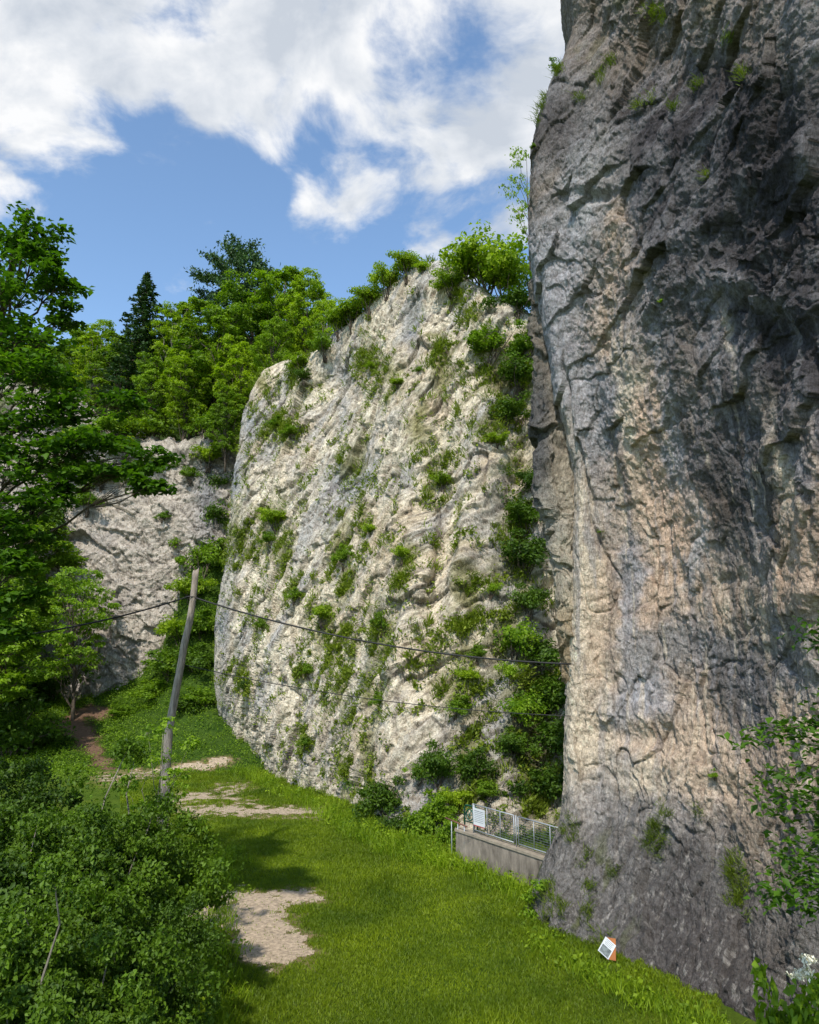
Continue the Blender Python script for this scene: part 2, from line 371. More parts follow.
    B = [(600, -60, 120, 90, 0, BR, 1), (600, 30, 60, 50, 0, BR, 1.3), (720, 20, 110, 50, 0, BR, 1.2), (820, 40, 60, 60, 0, GR, 1), (700, -90, 200, 80, 0, BR, 1),
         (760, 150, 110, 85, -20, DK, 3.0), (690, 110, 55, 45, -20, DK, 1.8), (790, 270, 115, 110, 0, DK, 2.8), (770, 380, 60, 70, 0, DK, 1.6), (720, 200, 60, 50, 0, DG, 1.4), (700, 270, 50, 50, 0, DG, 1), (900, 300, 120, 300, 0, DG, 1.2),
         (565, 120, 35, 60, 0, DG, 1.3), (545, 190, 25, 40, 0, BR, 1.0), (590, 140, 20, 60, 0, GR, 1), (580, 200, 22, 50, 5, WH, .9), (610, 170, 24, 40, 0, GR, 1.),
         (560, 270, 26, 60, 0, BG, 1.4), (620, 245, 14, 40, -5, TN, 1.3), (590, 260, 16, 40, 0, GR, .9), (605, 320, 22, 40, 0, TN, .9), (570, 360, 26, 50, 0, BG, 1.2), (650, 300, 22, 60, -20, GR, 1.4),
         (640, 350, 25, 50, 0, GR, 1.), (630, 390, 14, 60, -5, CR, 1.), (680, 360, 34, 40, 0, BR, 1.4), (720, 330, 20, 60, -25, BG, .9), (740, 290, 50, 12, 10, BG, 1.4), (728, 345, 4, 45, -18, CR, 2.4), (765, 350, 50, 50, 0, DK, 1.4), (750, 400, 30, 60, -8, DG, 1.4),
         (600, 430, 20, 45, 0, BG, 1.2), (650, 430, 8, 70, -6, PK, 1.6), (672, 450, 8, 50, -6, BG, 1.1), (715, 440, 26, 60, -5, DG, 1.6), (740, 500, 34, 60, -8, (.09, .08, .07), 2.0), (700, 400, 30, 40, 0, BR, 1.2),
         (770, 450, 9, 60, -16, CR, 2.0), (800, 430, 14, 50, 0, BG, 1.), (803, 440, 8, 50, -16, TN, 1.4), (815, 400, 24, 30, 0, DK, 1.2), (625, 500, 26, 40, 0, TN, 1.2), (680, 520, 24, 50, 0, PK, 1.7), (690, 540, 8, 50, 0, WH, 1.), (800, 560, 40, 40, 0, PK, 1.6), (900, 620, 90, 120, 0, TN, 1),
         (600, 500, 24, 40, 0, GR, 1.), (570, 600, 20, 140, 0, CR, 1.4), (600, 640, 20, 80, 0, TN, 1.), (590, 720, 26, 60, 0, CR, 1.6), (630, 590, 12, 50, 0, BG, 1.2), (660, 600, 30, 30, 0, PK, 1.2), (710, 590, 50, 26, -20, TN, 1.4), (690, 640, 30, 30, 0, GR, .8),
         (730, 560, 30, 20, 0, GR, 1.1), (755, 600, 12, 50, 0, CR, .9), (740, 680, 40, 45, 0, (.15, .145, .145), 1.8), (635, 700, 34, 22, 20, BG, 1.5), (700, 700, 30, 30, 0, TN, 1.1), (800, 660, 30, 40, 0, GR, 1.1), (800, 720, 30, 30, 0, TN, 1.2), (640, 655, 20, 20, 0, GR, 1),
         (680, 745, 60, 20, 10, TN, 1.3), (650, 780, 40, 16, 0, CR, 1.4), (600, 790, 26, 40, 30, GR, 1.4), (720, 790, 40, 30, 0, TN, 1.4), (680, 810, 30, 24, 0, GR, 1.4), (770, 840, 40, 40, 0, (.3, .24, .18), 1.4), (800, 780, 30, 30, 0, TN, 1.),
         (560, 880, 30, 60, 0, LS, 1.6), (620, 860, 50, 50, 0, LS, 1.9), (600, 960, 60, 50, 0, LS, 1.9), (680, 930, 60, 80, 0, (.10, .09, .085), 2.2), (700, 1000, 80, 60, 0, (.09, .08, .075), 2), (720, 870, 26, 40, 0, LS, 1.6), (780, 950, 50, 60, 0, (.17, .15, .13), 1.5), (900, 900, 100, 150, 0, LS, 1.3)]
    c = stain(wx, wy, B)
    # run-off streaks
    st = fbm(np.stack([s*2.6, p[:, 1]*1.0, t*.16], -1)+wrp[:, None]*.3, 4, 300)
    st2 = fbm(np.stack([s*5.0, p[:, 1]*1.0, t*.3], -1)+wrp[:, None]*.4, 4, 310)
    zone = sm(880, 700, py)*sm(200, 330, py)
    k = (sm(.10, .26, st)*.55*zone)[:, None]; c = c*(1-k)+np.array(BG)*.75*k
    k = (sm(.16, .34, -st2)*.6*zone*sm(360, 460, py))[:, None]; c = c*(1-k)+np.array(CR)*k*.85 + c*k*.15
    st3 = fbm(np.stack([s*1.5, p[:, 1]*.6, t*.10], -1)+wrp[:, None]*.25, 4, 315); k = (sm(.12, .28, st3)*.6*zone*sm(560, 640, px))[:, None]; c = c*(1-k)+np.array(DG)*1.1*k
    # diagonal pale weathering on ribs in the dark roof
    k = (sm(.15, .5, rid)*.40*up*sm(0, .4, fbm(p*.5+3, 3, 320)+.15))[:, None]; c = c*(1-k) + np.array(BG)*.8*k
    k = (np.exp(-(eB/.05)**2)*.35*patch + np.exp(-(crk*0+lerp(eA2, eA, up)/.035)**2)*.35*sm(-.1, .2, rough))[:, None]; c = c*(1-k)
    mott = fbm(p*3.0, 5, 330, .6)+.7*fbm(p*11, 3, 335, .6); c = c*(1+.42*mott)[:, None]
    # pale flecks and moss on the lower slab
    fl = sm(.14, .34, fbm(np.stack([s*6., p[:, 1]*4, t*3.0], -1), 4, 340, .68))*sm(780, 860, py)
    c = c*(1-.55*fl[:, None]) + np.array((.42, .39, .35))*.55*fl[:, None]
    ms = sm(.18, .36, fbm(np.stack([s*1.6, p[:, 1], t*.7], -1), 4, 350))*sm(800, 870, py)*sm(680, 560, px)
    c = c*(1-.75*ms[:, None]) + np.array((.10, .12, .02))*.75*ms[:, None]
    mt = sm(.12, .34, fbm(p*.9, 4, 360))*sm(120, 0, py+ (px-560)*.45)
    c = c*(1-.6*mt[:, None]) + np.array((.11, .12, .03))*.6*mt[:, None]
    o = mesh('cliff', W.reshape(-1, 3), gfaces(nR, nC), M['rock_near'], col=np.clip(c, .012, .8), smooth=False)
    tag(o, kind='structure'); return Surf(W, nn)

# ---- detached pillar on the near cliff's left edge -----------------------
def pillar():
    R = [(276, 537, 540), (282, 531, 547), (300, 529, 552), (340, 530, 560), (400, 531, 569), (455, 533, 580), (500, 537, 590), (525, 543, 596), (560, 550, 598), (600, 556, 596), (640, 562, 590), (690, 568, 585)]
    rows = []
    for k, (py, a, b) in enumerate(R):
        w = (b-a)
        Yc = 18.9 + (.25 if k == 0 else 0)
        rows.append([P(a+w*.8, py, Yc+2.6), P(a+.25*w, py, Yc+1.1), P(a, py, Yc+.35), P(a+.3*w, py, Yc-.12), P(a+.65*w, py, Yc-.12), P(b, py, Yc+.2), P(b+8, py, Yc+1.5)])
    W = dense(np.array(rows), 520, 170); nrm = gnormals(W); p = W.reshape(-1, 3)
    s = p[:, 0]; t = p[:, 2]; w1 = fbm(p*.6, 3, 400); w2 = fbm(p*.6+8, 3, 410)
    fA, _ = facets(s+w1, t/2.4+w2, .7, 420, .8); fB, _ = facets(s+w1, t/1.5+w2, .28, 430, .9)
    disp = .16*fA + .07*fB + .16*fbm(p*1.5, 5, 440, .55)
    W = W+nrm*disp.reshape(520, 170, 1)
    px, py = bearing(p); wx = px+14*w1; wy = py+40*w2
    c = stain(wx, wy, [(535, 320, 14, 50, 0, (.20, .175, .14), 1.2), (550, 330, 14, 50, 0, (.24, .21, .17), 1), (540, 440, 12, 60, 0, (.12, .115, .11), 1.6), (560, 400, 14, 60, 0, (.30, .26, .20), 1.1), (565, 480, 16, 40, 0, (.42, .36, .27), 1.5), (550, 520, 14, 30, 0, (.36, .33, .27), 1),
                         (572, 570, 22, 40, 0, (.48, .42, .32), 1.8), (575, 640, 20, 40, 0, (.36, .28, .17), 1.3)])
    c = c*(1+.5*fbm(p*3, 5, 450, .6))[:, None]
    o = mesh('rock_pillar', W.reshape(-1, 3), gfaces(520, 170), M['rock_near'], col=np.clip(c, .02, .8), smooth=False)
    tag(o, kind='structure'); return Surf(W, gnormals(W))

# ---- middle cliff --------------------------------------------------------
def mid_cliff():
    ridge = [(262, 374, 47), (290, 361, 46), (316, 352, 44.5), (338, 327, 43), (362, 313, 41.5), (386, 290, 40), (418, 268, 38), (446, 264, 36.5), (480, 290, 35), (530, 318, 34), (600, 330, 33.5)]
    bpx = [(236, 763), (256, 775), (278, 789), (300, 799), (322, 808), (352, 820), (388, 836), (428, 850), (470, 858), (530, 862), (600, 862)]
    lx = [260, 245, 236, 229, 225, 216, 212, 216, 238]; lt = [0, .1, .22, .35, .48, .62, .74, .86, 1.]
    T = np.linspace(0, 1, 11); rows = []
    for t in T:
        off = np.interp(t, lt, lx) - lerp(258, 236, t); row = []
        for j, ((rx, ry, rY), (bx, by)) in enumerate(zip(ridge, bpx)):
            bY = Yg(bx, by, -.6) if j < 8 else [0]*8+[25.2, 24.6, 24.0][j-8:j-7] if False else (Yg(bx, by, -.6) if j < 8 else (25.4, 24.8, 24.3)[j-8])
            tt = t**1.05
            px = lerp(rx, bx, t) + off*max(0, 1-j/4.); py = lerp(ry, by, t); Y = lerp(rY, bY, tt) + (1.0*math.sin(math.pi*t) if j > 6 else -.8*math.sin(math.pi*t))
            row.append(P(px, py, Y))
        L = [row[0]+np.array([7, 16, 0])*S, row[0]+np.array([1.2, 5.5, 0])*S]
        rows.append(L+row)
    rows = np.array(rows)
    e1 = rows[:1].copy(); e1[..., 1] += 4*S; e1[..., 2] += .2; e1[..., 0] += .6*S; e2 = e1.copy(); e2[..., 1] += 12*S; e2[..., 2] -= .5
    rows = np.concatenate([e2, e1, rows])
    ur = np.concatenate([np.linspace(0, 1.6, 40)[:-1], np.linspace(1.6, 12, 760)]); uc = np.concatenate([np.linspace(0, 1.2, 24)[:-1], np.linspace(1.2, 3, 110)[:-1], np.linspace(3, 12, 430)])
    W = dense(rows, 0, 0, ur, uc); nR, nC = W.shape[:2]; nrm = gnormals(W); p = W.reshape(-1, 3)
    s = p[:, 0]*.55-p[:, 1]*.83; t = p[:, 2]
    w1 = fbm(p*.16, 3, 500)*2.6; w2 = fbm(p*.16+5, 3, 510)*2.6
    a = math.radians(64)                                # steep bedding running up to the right
    q1 = s*math.cos(a)+t*math.sin(a); q2 = -s*math.sin(a)+t*math.cos(a)
    fw = fbm(p*.55, 3, 66)*.7; fA, eA = facets(q1/3.0+w1*.1+fw*.4, q2+w2*.12+fw*.7, 1.5, 520, .9)
    fB, eB = facets(q1/2.1+w1*.15+fw*.4, q2+w2*.15+fw*.5, .66, 530, 1.)
    fC, eC = facets(q1/1.6+w1*.2+fw, q2+w2*.2+fw, .27, 540, 1.)
    rid = fbm(np.stack([q1*.16, q2*1.25, p[:, 1]*.1], -1)+fw[:, None]*.3, 5, 550, .55, True)
    big = fbm(p*.07, 3, 560)
    pa = np.stack([q1*.55, q2*1.35, p[:, 1]*.35], -1); rough = .30*fbm(p*.5, 3, 570, .5)+.60*fbm(pa*1.5, 5, 575, .64)
    disp = .8*big + .25*fA + .13*fB + .07*fC + .22*rid + .25*rough - .10*np.exp(-(eA/.06)**2)
    px, py = bearing(W); px = px.ravel(); py = py.ravel()
    for (x, y, rx, ry, an, amt) in [(332, 370, 10, 60, 18, -1.2), (300, 420, 12, 60, 18, .7), (415, 320, 18, 30, 10, -.8), (345, 480, 30, 26, 0, -.6), (480, 460, 8, 200, 8, .7), (505, 600, 20, 120, 5, -1.5), (548, 660, 22, 150, 4, -4.0), (520, 470, 14, 90, -4, -2.), (470, 560, 10, 130, 18, .9), (410, 610, 10, 150, 14, .6), (380, 700, 8, 120, 10, -.7), (430, 360, 12, 90, 0, .6),
                                    (250, 480, 7, 100, 8, .5), (500, 380, 18, 60, -20, -1.)]:
        an = math.radians(an); dx = px-x+w1*6; dy = py-y+w2*6
        X = (dx*math.cos(an)+dy*math.sin(an))/rx; Y = (-dx*math.sin(an)+dy*math.cos(an))/ry
        disp = disp + .75*amt*np.exp(-(X*X+Y*Y))
    disp = disp-disp.mean(); sl_ = np.interp(py, [372, 397, 425, 460, 560, 640, 700, 740, 763], [258, 241, 233, 228, 221, 212, 210, 216, 236]); disp *= .35+.65*sm(-8, 40, px-sl_); disp *= .5+.5*sm(-5, 30, py-np.interp(px, [258, 290, 322, 338, 362, 386, 418, 446, 480, 530], [372, 362, 352, 327, 313, 290, 268, 264, 290, 318])); W = W+nrm*disp.reshape(nR, nC, 1); nn = gnormals(W)
    CRM = np.array((.83, .74, .57)); GRY = np.array((.50, .485, .46)); TAN = np.array((.64, .52, .36)); BLU = np.array((.36, .37, .39)); DKR = np.array((.16, .14, .12))
    c = np.ones((len(p), 3))*CRM
    def mix(k, col): 
        nonlocal c
        k = np.clip(k, 0, 1)[:, None]; c = c*(1-k)+col*k
    mix(sm(-.05, .35, fbm(p*.28, 4, 600))*.7, TAN)
    mix(sm(.05, .32, fbm(np.stack([q1*.10, q2*.45, p[:, 1]*.1], -1), 4, 610))*.85, GRY)
    mix(sm(0., .35, fbm(pa*.6, 5, 612, .6))*.5, GRY*.85)
    mix(sm(.16, .30, fbm(pa*3.2, 4, 614, .62))*.65, np.array((.24, .18, .12)))
    mix(sm(.20, .34, fbm(pa*5.5, 3, 616, .62))*.5, np.array((.20, .15, .10)))
    mix(sm(400, 250, px)*sm(640, 790, py)*.0+sm(690, 800, py+w1*8)*.35, np.array((.36, .32, .26)))
    wx = px+w1*6+10*fbm(p*.5, 3, 605); wy = py+w2*8
    for (x, y, rx, ry, k) in [(228, 480, 12, 90, .95), (218, 620, 8, 60, .9), (222, 720, 10, 40, .7), (414, 325, 14, 34, .9), (342, 400, 7, 50, .6), (343, 480, 26, 16, .8), (350, 495, 30, 12, .6), (405, 475, 10, 20, .7), (300, 470, 10, 40, .5), (250, 420, 10, 30, .7), (505, 560, 12, 60, .7), (335, 350, 8, 34, .7), (520, 700, 30, 100, .6)]:
        mix(k*np.exp(-(((wx-x)/rx)**2+((wy-y)/ry)**2)), BLU if k > .55 else GRY)
    mix(np.exp(-(eB/.06)**2)*.35*sm(-.15, .2, rough)+np.exp(-(eA/.04)**2)*.5+sm(.15, .45, -fbm(np.stack([q1*.35, q2*2.6, p[:, 1]*.3], -1), 5, 620, .6))*.8, DKR)
    mix(sm(.12, .40, fbm(np.stack([q1*.12, q2*.8, p[:, 1]*.1], -1), 4, 625))*sm(470, 500, px)*.6, DKR)
    mossn = fbm(np.stack([q1*.18, q2*1.0, p[:, 1]*.2], -1), 5, 630, .55)
    dens = moss_density(wx, wy)
    moss = sm(.30, .12, np.abs(0*mossn)+.36-mossn*.6-dens*.30)*(.25+.75*np.clip(dens, 0, 1))
    mix(moss*.75, np.array((.17, .175, .035)))
    c = c*(1+.32*fbm(p*2.2, 5, 640, .6))[:, None]
    o = mesh('cliff', W.reshape(-1, 3), gfaces(nR, nC), M['rock_mid'], col=np.clip(c, .03, .85), smooth=False)
    tag(o, kind='structure'); return Surf(W, nn)
GREENS = [(270, 515, 22, 14), (262, 545, 10, 25), (285, 560, 8, 25), (340, 560, 10, 28), (345, 585, 10, 20), (320, 620, 14, 22), (365, 525, 8, 16), (402, 555, 9, 18), (398, 580, 8, 30), (382, 630, 12, 40), (375, 690, 8, 30), (290, 590, 9, 16), (255, 620, 6, 20), (300, 670, 8, 12), (305, 742, 8, 12),
          (365, 360, 14, 10), (390, 378, 18, 14), (385, 395, 9, 12), (440, 480, 16, 26), (432, 495, 8, 22), (460, 520, 6, 20), (300, 375, 10, 14), (270, 420, 16, 14), (290, 432, 12, 12), (268, 385, 8, 10), (440, 345, 10, 5), (475, 320, 12, 8), (455, 300, 10, 10), (450, 380, 14, 20), (500, 430, 18, 24), (510, 450, 20, 24), (470, 600, 10, 50), (460, 640, 14, 30), (462, 690, 30, 30),
          (500, 620, 20, 60), (520, 560, 20, 50), (530, 700, 30, 80), (540, 770, 30, 50), (480, 780, 20, 30), (505, 370, 30, 40), (240, 545, 8, 18), (355, 470, 14, 20), (240, 680, 8, 16), (370, 760, 6, 40), (350, 690, 8, 40), (330, 650, 6, 30), (420, 420, 10, 30), (345, 770, 8, 20), (470, 735, 16, 30), (345, 640, 14, 20)]
def moss_density(px, py):
    d = np.zeros(px.shape)
    for (x, y, rx, ry) in GREENS: d = np.maximum(d, np.exp(-(((px-x)/rx)**2+((py-y)/ry)**2)*.8))
    return d

# ---- far cliff, slope, hill ----------------------------------------------
def far_cliff():
    cols = [-260, -120, -40, 20, 60, 100, 150, 200, 245, 300]
    top = [340, 360, 372, 385, 400, 428, 445, 440, 430, 420]; bot = [760, 745, 730, 715, 705, 700, 690, 650, 640, 640]
    Yt = [58, 57, 56, 55.5, 55, 54.5, 54.5, 55.5, 57, 59]; Yb = [50, 50, 50, 50.5, 51, 51.5, 51.5, 52, 54, 57]
    rows = []
    for t in np.linspace(0, 1, 7):
        rows.append([P(c+(-8 if 60 <= c <= 100 else 0)*math.sin(math.pi*t), lerp(a, b, t), lerp(ya, yb, t)-.8*math.sin(math.pi*t)) for c, a, b, ya, yb in zip(cols, top, bot, Yt, Yb)])
    rows = np.array(rows); e = rows[:1].copy(); e[..., 1] += 16; e[..., 2] += 3.
    rows = np.concatenate([e, rows]); nR, nC = 420, 520
    W = dense(rows, nR, nC); nrm = gnormals(W); p = W.reshape(-1, 3)
    s = p[:, 0]; t = p[:, 2]; w1 = fbm(p*.1, 3, 700)*3; w2 = fbm(p*.1+5, 3, 710)*3
    a = math.radians(-35); q1 = s*math.cos(a)+t*math.sin(a); q2 = -s*math.sin(a)+t*math.cos(a)
    fA, eA = facets(q1/1.5+w1*.15, q2+w2*.15, 2.6, 720, .9); fB, eB = facets(q1/1.6+w1*.2, q2+w2*.2, 1.0, 730, 1.); fC, _ = facets(s+w1*.3, t+w2*.3, .45, 735, 1.)
    disp = 1.0*fbm(p*.07, 3, 740)+.42*fA+.24*fB+.12*fC+.30*fbm(p*.5, 5, 750, .55, True)
    W = W+nrm*disp.reshape(nR, nC, 1)
    c = np.ones((len(p), 3))*np.array((.54, .48, .40)); px, py = bearing(p)
    k = (sm(-.1, .3, fbm(p*.15, 4, 760))*.7)[:, None]; c = c*(1-k)+np.array((.36, .33, .31))*k
    k = sm(.05, .35, fbm(p*.22, 4, 770))[:, None]*sm(520, 440, py+12*w1)[:, None]*.8; c = c*(1-k)+np.array((.12, .14, .04))*k
    k = np.exp(-((px-207)/14)**2-((py-500)/60)**2)[:, None]*.8; c = c*(1-k)+np.array((.22, .23, .25))*k
    pf = np.stack([q1*.5, q2*1.6, p[:, 1]*.4], -1); k = (sm(.12, .3, fbm(pf*1.4, 5, 775, .62))*.6)[:, None]; c = c*(1-k)+np.array((.17, .15, .13))*k
    c = c*(1+.35*fbm(p*1.4, 5, 780, .6))[:, None]
    o = mesh('cliff', W.reshape(-1, 3), gfaces(nR, nC), M['rock_far'], col=np.clip(c, .03, .8), smooth=False)
    tag(o, kind='structure'); return Surf(W, gnormals(W))
def path_mask(px, py, jit):
    """where the turf is worn away: 1 = gravel, 2 = brown dirt"""
    def seg(pts, w):
        d = np.full(px.shape, 1e9)
        for (x0, y0), (x1, y1) in zip(pts[:-1], pts[1:]):
            ex, ey = x1-x0, (y1-y0)*3
            h = np.clip(((px-x0)*ex+(py-y0)*3*ey)/(ex*ex+ey*ey), 0, 1)
            d = np.minimum(d, np.hypot(px-x0-h*ex, (py-y0)*3-h*ey))
        return w-d
    m = seg([(196, 811), (225, 809), (262, 812), (318, 812)], 18)
    m = np.maximum(m, seg([(172, 801), (205, 796)], 17)); m = np.maximum(m, seg([(222, 788), (240, 786), (226, 797), (245, 803)], 10))
    m = np.maximum(m, seg([(112, 778), (160, 772), (224, 761)], 13))
    m = np.maximum(m, seg([(235, 897), (262, 903), (300, 898)], 27)); m = np.maximum(m, seg([(222, 912), (262, 928), (272, 955)], 44)-3); m = np.maximum(m, seg([(265, 900), (262, 930)], 30))
    m = m+jit*15
    d = np.maximum(seg([(118, 779), (100, 760), (82, 738), (76, 712)], 7), seg([(82, 738), (70, 722), (98, 712)], 14))+jit*22
    return m, d
def grass_slope():
    X = [-120, -30, 20, 60, 105, 150, 198, 250, 300]
    r = [[(725, 52), (712, 52), (700, 52), (695, 52), (682, 53), (645, 53.5), (500, 55), (470, 57), (465, 59)],
         [(735, 49), (725, 49), (715, 49), (710, 48.5), (712, 48.5), (680, 49.5), (600, 51), (585, 53), (580, 56)],
         [(750, 46), (745, 46), (738, 46), (738, 45), (740, 44.5), (716, 46), (672, 47.5), (670, 49.5), (670, 53)]]
    rows = [[P(x, y, Y) for x, (y, Y) in zip(X, q)] for q in r]
    rows.append([P(x, 772, Yg(x, 772, -.05)) for x in X]); rows.append([P(x, 790, Yg(x, 790, -.5)) for x in X])
    nR, nC = 240, 360; W = dense(np.array(rows), nR, nC); nrm = gnormals(W); p = W.reshape(-1, 3)
    W = W+nrm*(.5*fbm(p*.2, 3, 800)+.12*fbm(p*1.2, 4, 810)).reshape(nR, nC, 1)*np.linspace(1, .1, nR)[:, None, None]
    p = W.reshape(-1, 3); px, py = bearing(p); m, d = path_mask(px, py, fbm(p*.6, 4, 820))
    c = np.ones((len(p), 3))*np.array((.045, .085, .012))
    k = sm(-8, 3, d)[:, None]; c = c*(1-k)+np.array((.13, .08, .05))*k
    m = m+fbm(p*1.6, 5, 925, .7)*25-2; k = sm(-8, 3, m)[:, None]; c = c*(1-k)+np.array((.28, .20, .12))*k
    o = mesh('grassy_slope', p, gfaces(nR, nC), M['ground'], col=c, smooth=True); tag(o, kind='structure')
    Fm = gfaces(nR, nC); sel = (d[Fm] > 0).all(1)
    sel2 = (m[Fm] > 0).all(1)
    return Surf(W, gnormals(W)), (p, Fm[sel]), np.maximum(d, m), (p, Fm[sel2])
def ground():
    # fine sheet where the meadow is seen, coarse apron out to the horizon, all one mesh
    xs = np.concatenate([[-900, -400, -150, -70, -35], np.linspace(-22, 12, 440), [16, 24, 40, 80, 200, 500, 900]])
    ys = np.concatenate([[-600, -200, -60, -20, 0, 6], np.linspace(10, 58, 640), [66, 90, 160, 400, 900, 1600]])
    X, Y = np.meshgrid(xs, ys); p = np.stack([X.ravel(), Y.ravel(), np.zeros(X.size)], -1)
    near = ((np.abs(p[:, 0]) < 60) & (p[:, 1] > 6) & (p[:, 1] < 60))
    h = .10*fbm(p*.3, 3, 900)+.03*fbm(p*1.7, 3, 910)
    p[:, 2] = np.where(near, h, 0)
    sl = (p[:, 0]*.82+p[:, 1]*.57)                      # ground swells a little towards the near rock
    px, py = bearing(p+np.array([0, 0, 0.])); 
    front = p[:, 1] > 8
    m, d = path_mask(np.where(front, px, 0), np.where(front, py, 0), fbm(p*1.3, 5, 920, .65))
    jit = fbm(p*1.6, 6, 925, .78)*85
    m = np.where(front & near, m+jit*.6-3, -99); d = np.where(front & near, d, -99)
    c = np.ones((len(p), 3))*np.array((.075, .125, .012))
    k = (sm(-.1, .35, fbm(p*.25, 4, 930))*.6)[:, None]; c = c*(1-k)+np.array((.12, .15, .015))*k
    k = (sm(-20, 6, m)*.9)[:, None]; c = c*(1-k)+np.array((.30, .22, .13))*k
    nr, nc = len(ys), len(xs); F = gfaces(nr, nc)[:, ::-1]
    o = mesh('ground', p, F, M['ground'], col=c, smooth=True); tag(o, kind='structure')
    q = p.copy(); q[:, 2] += .010
    def sub(mask, name, mat):
        sel = (mask[F] > 0).all(1); Fs = F[sel]
        if not len(Fs): return
        u, inv = np.unique(Fs, return_inverse=True)
        o = mesh(name, q[u], inv.reshape(Fs.shape), mat, smooth=True); tag(o, kind='structure')
    sub(m, 'gravel_path', M['gravel'])
    return p, m, d, (nr, nc)
def hill():
    xs = np.linspace(-140, 90, 120); ys = np.linspace(74, 260, 100); X, Y = np.meshgrid(xs, ys)
    p = np.stack([X.ravel(), Y.ravel(), 0*X.ravel()], -1)
    z = (21+ (p[:, 1]/S-62)*.75)*S - sm(-5, 25, p[:, 0])*3
    z = np.minimum(z, 62)+1.5*fbm(p*.06, 3, 950)
    z *= sm(77, 84, p[:, 1])
    p[:, 2] = z; c = np.ones((len(p), 3))*np.array((.03, .05, .01))
    o = mesh('hill', p, gfaces(len(ys), len(xs))[:, ::-1], M['ground'], col=c, smooth=True); tag(o, kind='structure'); return p

NEAR = near_cliff(); PIL = pillar(); MID = mid_cliff(); FAR = far_cliff(); SLOPE, slope_path, slope_d, slope_gravel = grass_slope(); GP, GM, GD, gsh = ground(); HP = hill()
u_, inv_ = np.unique(slope_path[1], return_inverse=True)
tag(mesh('dirt_path', slope_path[0][u_]+np.array([0, -.01, .012]), inv_.reshape(slope_path[1].shape), M['dirt'], smooth=True), kind='structure')

u_, inv_ = np.unique(slope_gravel[1], return_inverse=True)
tag(mesh('gravel_path', slope_gravel[0][u_]+np.array([0, -.01, .014]), inv_.reshape(slope_gravel[1].shape), M['gravel'], smooth=True), kind='structure')
# ------------------------------------------------------------------ foliage
def leaves(pts, size, aspect=1.7, up=.55, jitter=.25, rng=RNG, outward=None, droop=0.):
    """one folded diamond leaf per point (2 triangles)"""
    n = len(pts)
    nrm = rng.normal(size=(n, 3)); nrm /= np.linalg.norm(nrm, axis=1)[:, None]
    nrm = nrm*(1-up)+np.array([0, 0, 1.])*up
    if outward is not None: nrm = nrm+outward*.35
    nrm /= np.linalg.norm(nrm, axis=1)[:, None]+1e-9
    d = rng.normal(size=(n, 3)); d[:, 2] -= droop; d -= nrm*(d*nrm).sum(1)[:, None]; d /= np.linalg.norm(d, axis=1)[:, None]+1e-9
    b = np.cross(nrm, d); L = size*(1+jitter*rng.normal(size=n)).clip(.4, 1.8)[:, None]; w = L/aspect
    a0 = pts-d*L*.5; a2 = pts+d*L*.5-nrm*L*.12; a1 = pts+b*w*.5+nrm*w*.16-d*L*.06; a3 = pts-b*w*.5+nrm*w*.16-d*L*.06
    V = np.stack([a0, a1, a2, a3], 1).reshape(-1, 3)
    i = np.arange(n)*4; F = np.concatenate([np.stack([i, i+1, i+2], -1), np.stack([i, i+2, i+3], -1)])
    c = np.repeat(rng.random((n, 1)), 4, 0)*np.ones((1, 3)); return V, F, c
def blades(pts, h, w, lean=.4, rng=RNG, nrm=None):
    n = len(pts); w = w if np.isscalar(w) else np.asarray(w)[:, None]; a = rng.random(n)*2*math.pi; d = np.stack([np.cos(a), np.sin(a), 0*a], -1)
    H = (h*(.6+.8*rng.random(n)))[:, None]; l = rng.normal(size=(n, 2))*lean
    base = np.array([0, 0, 1.]) if nrm is None else nrm*.7+np.array([0, 0, .5])
    tip = pts+base*H+np.concatenate([l, np.zeros((n, 1))], 1)*H; mid = pts*.5+tip*.5+base*H*.12
    V = np.stack([pts-d*w/2, pts+d*w/2, mid+d*w*.4, tip, mid-d*w*.4], 1).reshape(-1, 3)
    i = np.arange(n)*5; F = np.concatenate([np.stack([i, i+1, i+2], -1), np.stack([i, i+2, i+4], -1), np.stack([i+4, i+2, i+3], -1)])
    c = np.repeat(rng.random((n, 1)), 5, 0)*np.ones((1, 3)); return V, F, c
def curve_pts(a, b, n=6, sag=.0, wig=.05, rng=RNG):
    a = np.array(a, float); b = np.array(b, float); t = np.linspace(0, 1, n)[:, None]; L = np.linalg.norm(b-a)
    q = a*(1-t)+b*t; q += np.sin(t*math.pi)*np.array([0, 0, sag*L]); q[1:-1] += rng.normal(size=(n-2, 3))*wig*L; return q

